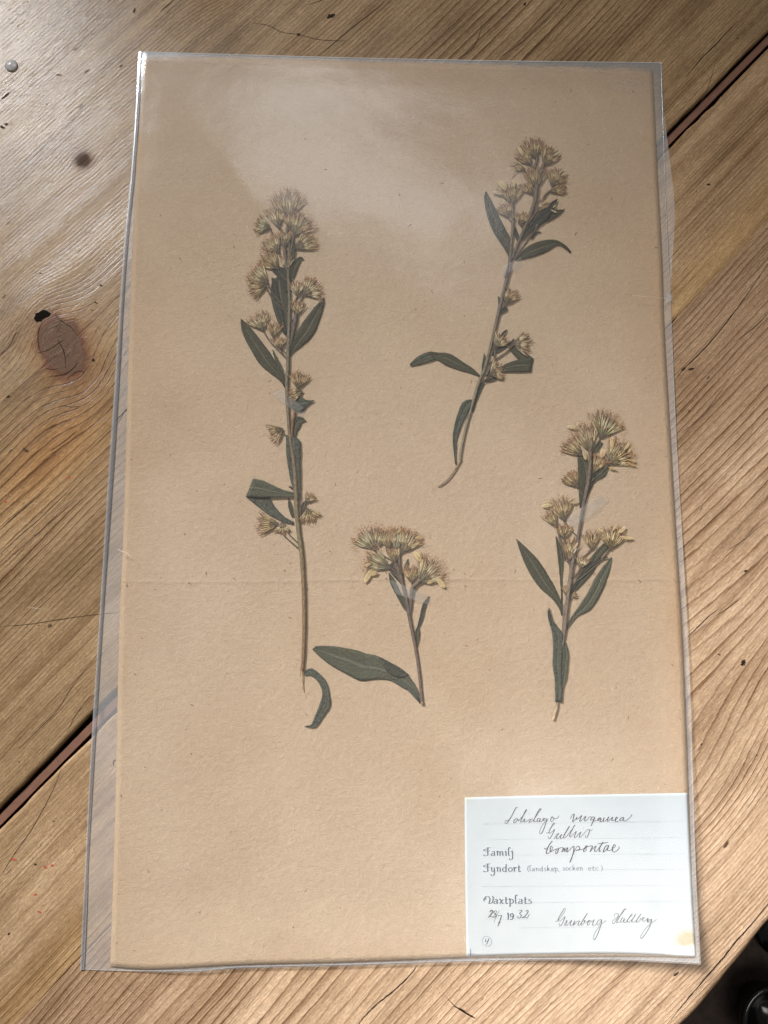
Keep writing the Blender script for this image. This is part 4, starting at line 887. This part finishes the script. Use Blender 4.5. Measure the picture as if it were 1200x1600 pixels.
S.leaf(V6, [(260, 658), (243, 740), (280, 930), (340, 1080), (430, 1220), (490, 1320), (500, 1390)], [(262, 658), (315, 745), (390, 900), (450, 1020), (510, 1140), (528, 1240), (515, 1390)], M_leaf)
S.leaf(V6, [(1150, 1288), (1090, 1220), (990, 1165), (880, 1165), (760, 1200), (660, 1260), (580, 1365)], [(1142, 1306), (1095, 1262), (1005, 1220), (900, 1285), (780, 1332), (640, 1368), (570, 1380)], M_leaf)
S.leaf(V6, [(1008, 738), (950, 765), (870, 855), (810, 900), (720, 1000), (640, 1110), (600, 1200)], [(1008, 745), (970, 850), (900, 950), (830, 1010), (740, 1080), (660, 1150), (610, 1200)], M_leafd, layer=.0005)
S.leaf(V6, [(1078, 850), (1000, 852), (930, 885), (830, 950), (780, 1040)], [(1075, 858), (1010, 912), (930, 960), (850, 995), (800, 1050)], M_leaf, layer=.0003)
S.leaf(V6, [(560, 1030, 20), (580, 1110, 42), (600, 1195, 8)], None, M_leafd)
S.leaf(V6, [(838, 1086, 6), (800, 1085, 18), (765, 1120, 22), (740, 1160, 10)], None, M_leafd)
S.leaf(V7, [(50, 652), (100, 603), (185, 563), (250, 568), (345, 578), (440, 638), (520, 690), (572, 745)], [(55, 670), (130, 655), (235, 622), (310, 660), (400, 695), (480, 717), (540, 738), (570, 750)], M_leaf, n=24)
S.leaf(V7, [(52, 655), (110, 605), (185, 568)], [(58, 668), (130, 652), (232, 622)], M_leafm, layer=.0003)
S.leaf(V7, [(765, 520), (800, 570), (850, 620), (920, 660)], [(775, 495), (840, 540), (900, 570), (960, 612)], M_leaf, layer=.0001)
S.leaf(V7, [(610, 738), (720, 668), (830, 625), (958, 610)], [(612, 752), (720, 718), (850, 712), (940, 710)], M_leaf, layer=.0003)
S.leaf(V7, [(655, 590, 10), (690, 555, 30), (740, 530, 26), (790, 495, 14), (815, 465, 4)], None, M_leafd, layer=.0001)
S.leaf(V7, [(597, 576, 5), (595, 640, 26), (583, 735, 15)], None, M_leafm)
S.leaf(V7, [(500, 912), (440, 930), (400, 1020), (370, 1130), (365, 1240), (383, 1392)], [(508, 930), (490, 985), (440, 1085), (400, 1200), (392, 1290), (392, 1392)], M_leafm, layer=.0001)
S.leaf(V7, [(545, 800), (530, 900), (500, 1005)], [(602, 790), (560, 880), (515, 1005)], M_leafd, layer=.0001)
S.leaf(V7, [(700, 155, 8), (712, 200, 24), (705, 290, 10)], None, M_leafd, layer=.0004)
S.leaf(V7, [(765, 240, 24), (735, 262, 22), (705, 285, 10)], None, M_leafd, layer=.0003)
S.leaf(V7, [(762, 400, 7), (740, 430, 28), (712, 462, 14)], None, M_leafm)
S.leaf(V7, [(700, 740, 30), (650, 770, 22), (600, 780, 12)], None, M_leafd, layer=.0002)
for h in [(V6, 775, 290, 105, 185, 100, .9, 0), (V6, 880, 372, 62, 180, 90, .4, 0), (V6, 725, 365, 130, 170, 75, .7, 0), (V6, 655, 425, 165, 95, 60, .3, 0), (V6, 790, 600, 95, 195, 95, .4, 0), (V6, 740, 672, 132, 130, 75, .4, 0),
          (V6, 955, 582, 62, 170, 100, .6, 0), (V6, 945, 655, 12, 145, 60, .3, 0), (V6, 530, 770, 92, 185, 100, .3, 0), (V6, 485, 912, 112, 135, 95, .4, 0), (V6, 630, 1002, 90, 135, 90, .3, 0), (V6, 815, 860, 55, 120, 60, .3, 2),
          (V7, 762, 198, 65, 110, 95, .3, 0), (V7, 678, 515, 45, 100, 95, .2, 2), (V7, 822, 505, 5, 118, 105, .3, 2), (V7, 648, 725, 25, 100, 115, .3, 2)]:
    S.head(*h[:6], fuzz=h[6]*.7+.1, tone=h[7], rust=h[6])
    if (h[1], h[2]) == (880, 372): S.petal(V6, 960, 290, 1035, 245, 26, (.62, .54, .38)); S.petal(V6, 925, 280, 920, 225, 22, (.3, .25, .15))
    if (h[1], h[2]) == (725, 365): S.petal(V6, 650, 290, 595, 195, 45, (.66, .58, .40)); S.petal(V6, 610, 350, 500, 375, 26, (.5, .42, .27))
    if (h[1], h[2]) == (655, 425): S.petal(V6, 580, 420, 520, 495, 22, (.62, .5, .33)); S.petal(V6, 640, 380, 560, 345, 22)
    if (h[1], h[2]) == (955, 582): S.petal(V6, 1040, 500, 1110, 450, 28, (.66, .52, .30)); S.petal(V6, 1020, 480, 1070, 420, 22, (.6, .5, .3))
    if (h[1], h[2]) == (530, 770): S.petal(V6, 470, 650, 395, 550, 60, (.66, .56, .33)); S.petal(V6, 450, 690, 325, 665, 38, (.58, .49, .33)); S.petal(V6, 560, 620, 545, 540, 34, (.64, .54, .34)); S.petal(V6, 590, 620, 600, 545, 26, (.6, .5, .32))
    if (h[1], h[2]) == (815, 860): S.petal(V6, 850, 800, 905, 740, 30, (.62, .5, .32)); S.petal(V6, 940, 850, 1000, 880, 22, (.62, .52, .36)); S.petal(V6, 960, 830, 985, 800, 18, (.62, .52, .36))
# ---- sprig 3, lower centre
S = Sprig((658, 1100), 'short pressed goldenrod sprig at the lower centre with one large broad leaf at its foot')
S.stem(V4, [(390, 400, 44), (430, 500, 34), (455, 600, 26), (480, 700, 30), (505, 850, 28), (545, 1050, 26), (575, 1250, 24), (598, 1490, 24)], [BR, PU, (.16, .115, .085)])
S.stem(V4, [(590, 530, 30), (535, 580, 34), (515, 640, 30), (508, 740, 26), (502, 800, 20)], [BR, PU])
S.leaf(V4, [(320, 430), (370, 500), (420, 550), (445, 600)], [(430, 330), (435, 430), (455, 500), (462, 600)], M_leafd, layer=.00005)
S.stem(V4, [(330, 430, 14), (380, 460, 14), (440, 560, 12)], [PU, PU], main=False, layer=.0003)
S.stem(V4, [(420, 340, 22), (425, 440, 22), (450, 560, 18)], [BR, PU], main=False, layer=.0003)
S.stem(V4, [(598, 1480, 26), (600, 1505, 20)], [(.36, .26, .17), (.30, .2, .13)], main=False, name='broken_stem_end', layer=.0003)
S.leaf(V4, [(335, 475), (350, 560), (400, 660), (450, 750), (488, 790)], [(342, 475), (385, 530), (425, 620), (470, 690), (492, 785)], M_leaf)
S.leaf(V4, [(652, 655), (608, 710), (575, 830), (560, 905)], [(657, 658), (630, 735), (602, 850), (575, 905)], M_leafd)
S.leaf(V4, [(562, 895), (543, 930), (542, 990), (555, 1060)], [(575, 895), (581, 950), (573, 1010), (560, 1062)], M_leaf)
S.leaf(V4, [(488, 366, 4), (478, 410, 28), (462, 448, 12)], None, M_leafp)
S.leaf(V5, [(48, 208), (90, 175), (260, 180), (460, 215), (560, 250), (650, 265), (780, 330), (900, 400), (980, 490), (1040, 590), (1072, 705)], [(50, 212), (120, 280), (240, 370), (370, 440), (500, 503), (640, 490), (780, 500), (880, 560), (980, 610), (1035, 670), (1052, 718)], M_leafp, n=30, m=9)
S.leaf(V5, [(665, 275), (780, 330), (880, 390), (955, 445)], [(700, 340), (760, 430), (860, 470), (945, 450)], M_leafd, layer=.0003)
S.leaf(V5, [(770, 470), (860, 500), (960, 560), (1040, 660)], [(770, 495), (860, 540), (950, 600), (1040, 700)], M_leafm, layer=.00035)
for h in [(V4, 225, 280, 103, 170, 150, .9, 1), (V4, 340, 275, 105, 140, 70, .9, 0), (V4, 400, 285, 88, 155, 55, .9, 1), (V4, 450, 300, 55, 160, 75, .9, 2), (V4, 385, 385, 97, 130, 65, .1, 0), (V4, 325, 430, 152, 185, 75, .9, 1), (V4, 515, 540, 92, 115, 85, .6, 0), (V4, 595, 535, 48, 190, 105, .9, 2)]:
    S.head(*h[:6], fuzz=h[6], tone=h[7], rust=h[6]*1.3, nb=int(8+h[4]*h[5]/1700))
    if h[1] == 325: S.petal(V4, 205, 450, 150, 550, 48, (.66, .53, .30)); S.petal(V4, 250, 470, 195, 490, 44, (.60, .44, .24)); S.petal(V4, 200, 400, 150, 430, 30, (.58, .42, .24))
    if h[1] == 595: S.petal(V4, 590, 390, 535, 310, 50, (.68, .54, .29)); S.petal(V4, 710, 510, 775, 590, 44, (.68, .54, .30)); S.petal(V4, 690, 540, 635, 555, 34, (.60, .43, .24)); S.petal(V4, 582, 470, 600, 370, 26, (.62, .5, .3))
    if h[1] == 450: S.petal(V4, 540, 200, 605, 200, 28, (.60, .44, .24)); S.petal(V4, 530, 260, 575, 240, 24, (.6, .45, .26)); S.petal(V4, 400, 170, 430, 130, 24, (.56, .4, .22))
# ---- sprig 4, lower right
S = Sprig((867, 1122), 'pressed goldenrod sprig directly above the pale blue label, with short pale stub')
S.stem(V8, [(700, 400, 34), (700, 560, 36), (680, 720, 34), (640, 900, 30), (610, 1080, 28), (580, 1260, 28), (548, 1440, 28)], [BR, PU, PU])
S.stem(V9, [(565, 120, 26), (550, 200, 28), (520, 400, 34), (500, 550, 34), (475, 800, 30), (450, 1000, 20)], [PU, (.19, .15, .115), (.16, .13, .10)])
S.stem(V9, [(517, 238, 18), (525, 310, 20), (510, 480, 24), (475, 640, 20), (462, 830, 18)], [PU, (.17, .125, .09), (.17, .125, .09)])
S.stem(V8, [(400, 1100, 16), (425, 1200, 20), (445, 1260, 20), (470, 1400, 14)], [BR, PU], main=False)
S.stem(V9, [(422, 1380, 18), (408, 1440, 24), (385, 1522, 22)], [(.22, .16, .11), (.40, .30, .19), (.50, .38, .24)], main=False, name='broken_stem_end')
S.leaf(V8, [(585, 455), (590, 640), (598, 800), (605, 930)], [(650, 470), (735, 600), (735, 700), (690, 800), (650, 890), (612, 930)], M_leaf)
S.leaf(V8, [(865, 560), (800, 575), (740, 620), (700, 690)], [(868, 572), (830, 650), (760, 690), (705, 740)], M_leafp)
S.leaf(V8, [(780, 330), (745, 380), (700, 480)], [(815, 360), (770, 420), (730, 500)], M_leaf)
S.leaf(V9, [(403, 45), (420, 200), (438, 380), (447, 500), (447, 670)], [(412, 40), (455, 150), (466, 250), (457, 380), (460, 500), (456, 670)], M_leaf)
S.leaf(V9, [(85, 63), (130, 200), (190, 330), (270, 450), (370, 540), (430, 620), (450, 680)], [(90, 63), (165, 130), (270, 240), (370, 400), (420, 500), (447, 580), (457, 680)], M_leaf, n=22)
S.leaf(V9, [(855, 208), (790, 280), (720, 380), (660, 500), (580, 620), (520, 710), (490, 790), (478, 820)], [(858, 215), (842, 310), (790, 460), (720, 590), (660, 650), (580, 690), (510, 775), (482, 820)], M_leafp, n=22)
S.leaf(V9, [(790, 95), (710, 180), (640, 290), (560, 400), (520, 500)], [(832, 130), (765, 210), (700, 340), (600, 450), (528, 508)], M_leaf)
S.leaf(V9, [(830, 208, 4), (740, 240, 24), (660, 300, 22), (580, 400, 16), (530, 490, 10)], None, M_leafd, layer=.0004)
S.leaf(V9, [(348, 618), (345, 710), (378, 830), (383, 980), (380, 1080), (398, 1200), (400, 1378)], [(354, 618), (385, 720), (462, 830), (458, 950), (450, 1100), (455, 1200), (455, 1378)], M_leafm, layer=.0006, n=24)
S.leaf(V9, [(462, 830), (465, 1000), (455, 1150), (440, 1375)], [(476, 860), (506, 980), (500, 1100), (485, 1200), (463, 1260), (456, 1378)], M_leafp, layer=.0005, n=20)
S.leaf(V9, [(345, 640, 8), (352, 700, 16), (370, 760, 10)], None, M_leafd, layer=.0008)
for h in [(V8, 800, 285, 68, 205, 115, .9, 1), (V8, 690, 405, 103, 215, 80, .9, 2), (V8, 605, 452, 138, 170, 75, .5, 0), (V8, 580, 735, 128, 155, 80, .4, 0), (V8, 880, 522, 42, 210, 105, .8, 2), (V8, 735, 605, 62, 150, 60, .7, 0),
          (V8, 460, 1025, 100, 175, 90, .8, 0), (V8, 392, 1092, 120, 150, 60, .4, 0), (V8, 462, 1195, 85, 115, 95, .4, 0), (V8, 502, 1395, 78, 185, 60, .3, 0), (V8, 712, 1292, 92, 145, 80, .4, 0), (V8, 882, 1282, 82, 175, 110, .5, 2), (V8, 612, 1465, 72, 100, 90, .3, 2), (V9, 490, 510, 95, 70, 60, .3, 0), (V9, 535, 525, 30, 45, 80, .3, 0)]:
    S.head(*h[:6], fuzz=h[6], tone=h[7], rust=h[6])
    k = (h[1], h[2])
    if k == (690, 405): S.petal(V8, 580, 225, 490, 205, 40, (.66, .56, .36)); S.petal(V8, 600, 200, 580, 170, 30, (.62, .5, .32)); S.petal(V8, 640, 415, 660, 505, 38, (.62, .50, .32))
    if k == (880, 522): S.petal(V8, 890, 430, 890, 295, 40, (.66, .52, .31)); S.petal(V8, 1000, 420, 1050, 350, 30, (.66, .54, .33)); S.petal(V8, 1020, 500, 1115, 522, 18, (.60, .44, .24)); S.petal(V8, 1000, 520, 1115, 562, 16, (.58, .40, .2)); S.petal(V8, 860, 570, 935, 590, 28, (.60, .44, .24)); S.petal(V8, 1030, 440, 1065, 405, 26, (.62, .48, .3))
    if k == (735, 605): S.petal(V8, 800, 490, 815, 405, 60, (.64, .50, .32))
    if k == (460, 1025): S.petal(V8, 370, 910, 262, 920, 42, (.66, .55, .34)); S.petal(V8, 360, 890, 290, 880, 26, (.6, .48, .3)); S.petal(V8, 520, 890, 595, 870, 34, (.60, .50, .33)); S.petal(V8, 500, 880, 540, 845, 24, (.6, .5, .33))
    if k == (502, 1395): S.petal(V8, 545, 1310, 590, 1240, 24, (.64, .52, .36)); S.petal(V8, 520, 1250, 540, 1200, 26, (.6, .46, .3)); S.petal(V8, 550, 1340, 575, 1290, 14, (.7, .68, .62))
    if k == (882, 1282): S.petal(V8, 950, 1160, 1015, 1100, 42, (.68, .56, .36)); S.petal(V8, 960, 1190, 1085, 1208, 34, (.66, .52, .32)); S.petal(V8, 820, 1160, 770, 1120, 26, (.6, .48, .3)); S.petal(V8, 900, 1140, 920, 1095, 28, (.6, .48, .3))

# ---------------------------------------------------------------- tape strips over the stems
def tape(view, q, label):
    c = [np.array(p) for p in conv(view, q)]; n, m = 16, 5; v = []
    for i in range(n):
        for j in range(m):
            s, t = i/(n-1), j/(m-1); p = (c[0]*(1-s)+c[1]*s)*(1-t)+(c[3]*(1-s)+c[2]*s)*t
            v.append(W(*p, .00062+.00095*math.sin(math.pi*s)**1.2))
    b = n*m; v2 = [p+np.array([0, 0, .00004]) for p in v]
    bd = [i*m for i in range(n)]+[(n-1)*m+j for j in range(1, m)]+[i*m+m-1 for i in range(n-2, -1, -1)]+[j for j in range(m-2, 0, -1)]
    o = build('tape_strip', np.array(v2), gridfaces(n, m), M_tape, loc=tuple(v2[0]))
    o['label'] = label; o['category'] = 'tape'; o['group'] = 'translucent tape strips holding the stems'
tape(V2, [(525, 258), (735, 425), (712, 500), (453, 302)], 'translucent tape strip slanting over the stem of the tallest sprig')
tape(V6, [(430, 1435), (640, 1345), (640, 1440), (430, 1535)], 'translucent tape strip over the slender upper right sprig just below its leaves')
tape(V4, [(345, 528), (655, 655), (655, 727), (385, 637)], 'translucent tape strip across the short centre sprig under its flowers')
tape(V8, [(480, 1030), (770, 820), (870, 870), (550, 1125)], 'translucent tape strip over the right sprig directly above its lower flowers')

# ---------------------------------------------------------------- small loose things
def dome(px, py, rpx, hgt, mat, wf=P):
    v = []; n, m = 7, 20; c = P(px, py)
    for i in range(n):
        for j in range(m):
            r = rpx*.00029*math.sin(math.pi/2*(1-i/(n-1))**.8); th = 2*math.pi*j/m
            v.append((c[0]+r*math.cos(th), c[1]+r*math.sin(th), .0001+hgt*(i/(n-1))**.7))
    f = [(i*m+j, i*m+(j+1) % m, (i+1)*m+(j+1) % m, (i+1)*m+j) for i in range(n-1) for j in range(m)]
    return v, f
v, f = dome(18, 103, 10, .0012, M_bead)
b = build('plastic_disc', v, f, M_bead, loc=tuple(P(18, 103))); b['label'] = 'tiny round clear plastic disc stuck on the bare wood at the upper left'; b['category'] = 'disc'
def thread(pts, label, h=.0032, r=.00010):
    o = tube(pts, r, M_thread, 'thread', None, h=h, ns=5, loc=tuple(W(*pts[0], h))); o['label'] = label; o['category'] = 'thread'
thread([(319, 92), (323, 88), (329, 85)], 'shorter left one of two pale fibres at the top edge of the sleeve')
thread([(344, 99), (350, 94), (357, 88), (363, 86)], 'longer right one of two pale fibres at the top edge of the sleeve')
thread([(184, 858), (192, 862), (198, 864), (206, 872)], 'pale fibre lying across the left edge of the brown sheet')
thread([(988, 462), (1020, 464), (1036, 466), (1044, 467)], 'thin pale fibre sticking into the sleeve at its right edge', r=.00005)
tb = build('tape_scrap', [W(1041, 459, .0012), W(1050, 460, .0012), W(1051, 470, .0013), (W(1045, 472, .0012)), W(1040, 470, .0012)], [(0, 1, 2, 3, 4)], M_roll, loc=tuple(W(1045, 465)))
tb['label'] = 'tiny pale scrap of tape on the right edge of the sleeve'; tb['category'] = 'tape scrap'

# ---------------------------------------------------------------- black round bowl and pouch on the floor
st_z = -.70; cs = P(1216, 1600, st_z); bowl = empty('bowl', (cs[0], cs[1], -.76), 'round glossy black bowl on the dark floor, cut off by the lower right corner', 'bowl')
def lathe(name, c, prof, mat, parent, ns=48):
    v = []; 
    for r, z in prof:
        for a in range(ns): v.append((c[0]+r*math.cos(2*math.pi*a/ns), c[1]+r*math.sin(2*math.pi*a/ns), z))
    f = [(i*ns+a, i*ns+(a+1) % ns, (i+1)*ns+(a+1) % ns, (i+1)*ns+a) for i in range(len(prof)-1) for a in range(ns)]
    return build(name, v, f, mat, parent)
sc = 1/F*(CAM[2]-st_z); R0 = 54*sc
lathe('shell', cs, [(.001, -.745), (R0*.45, -.742), (R0*.70, -.722), (R0*.80, -.706), (R0*.84, -.7005), (R0*.92, -.699), (R0*.98, -.7005), (R0, -.704), (R0*.93, -.715), (R0*.55, -.758), (.001, -.76)], M_black, bowl)
q = P(1226, 1460, -.735); pouch = empty('pouch', (q[0], q[1], -.76), 'low rounded black pouch on the dark floor beside the table edge at the right', 'pouch')
R1 = 38/F*(CAM[2]+.735)
lathe('pouch_body', q, [(.001, -.735), (R1*.5, -.736), (R1*.8, -.740), (R1, -.747), (R1*.95, -.756), (R1*.8, -.7595)], M_black, pouch, 24)
lathe('pouch_seam', q, [(R1*.60, -.7372), (R1*.63, -.7360), (R1*.66, -.7380)], M_black, pouch, 24)
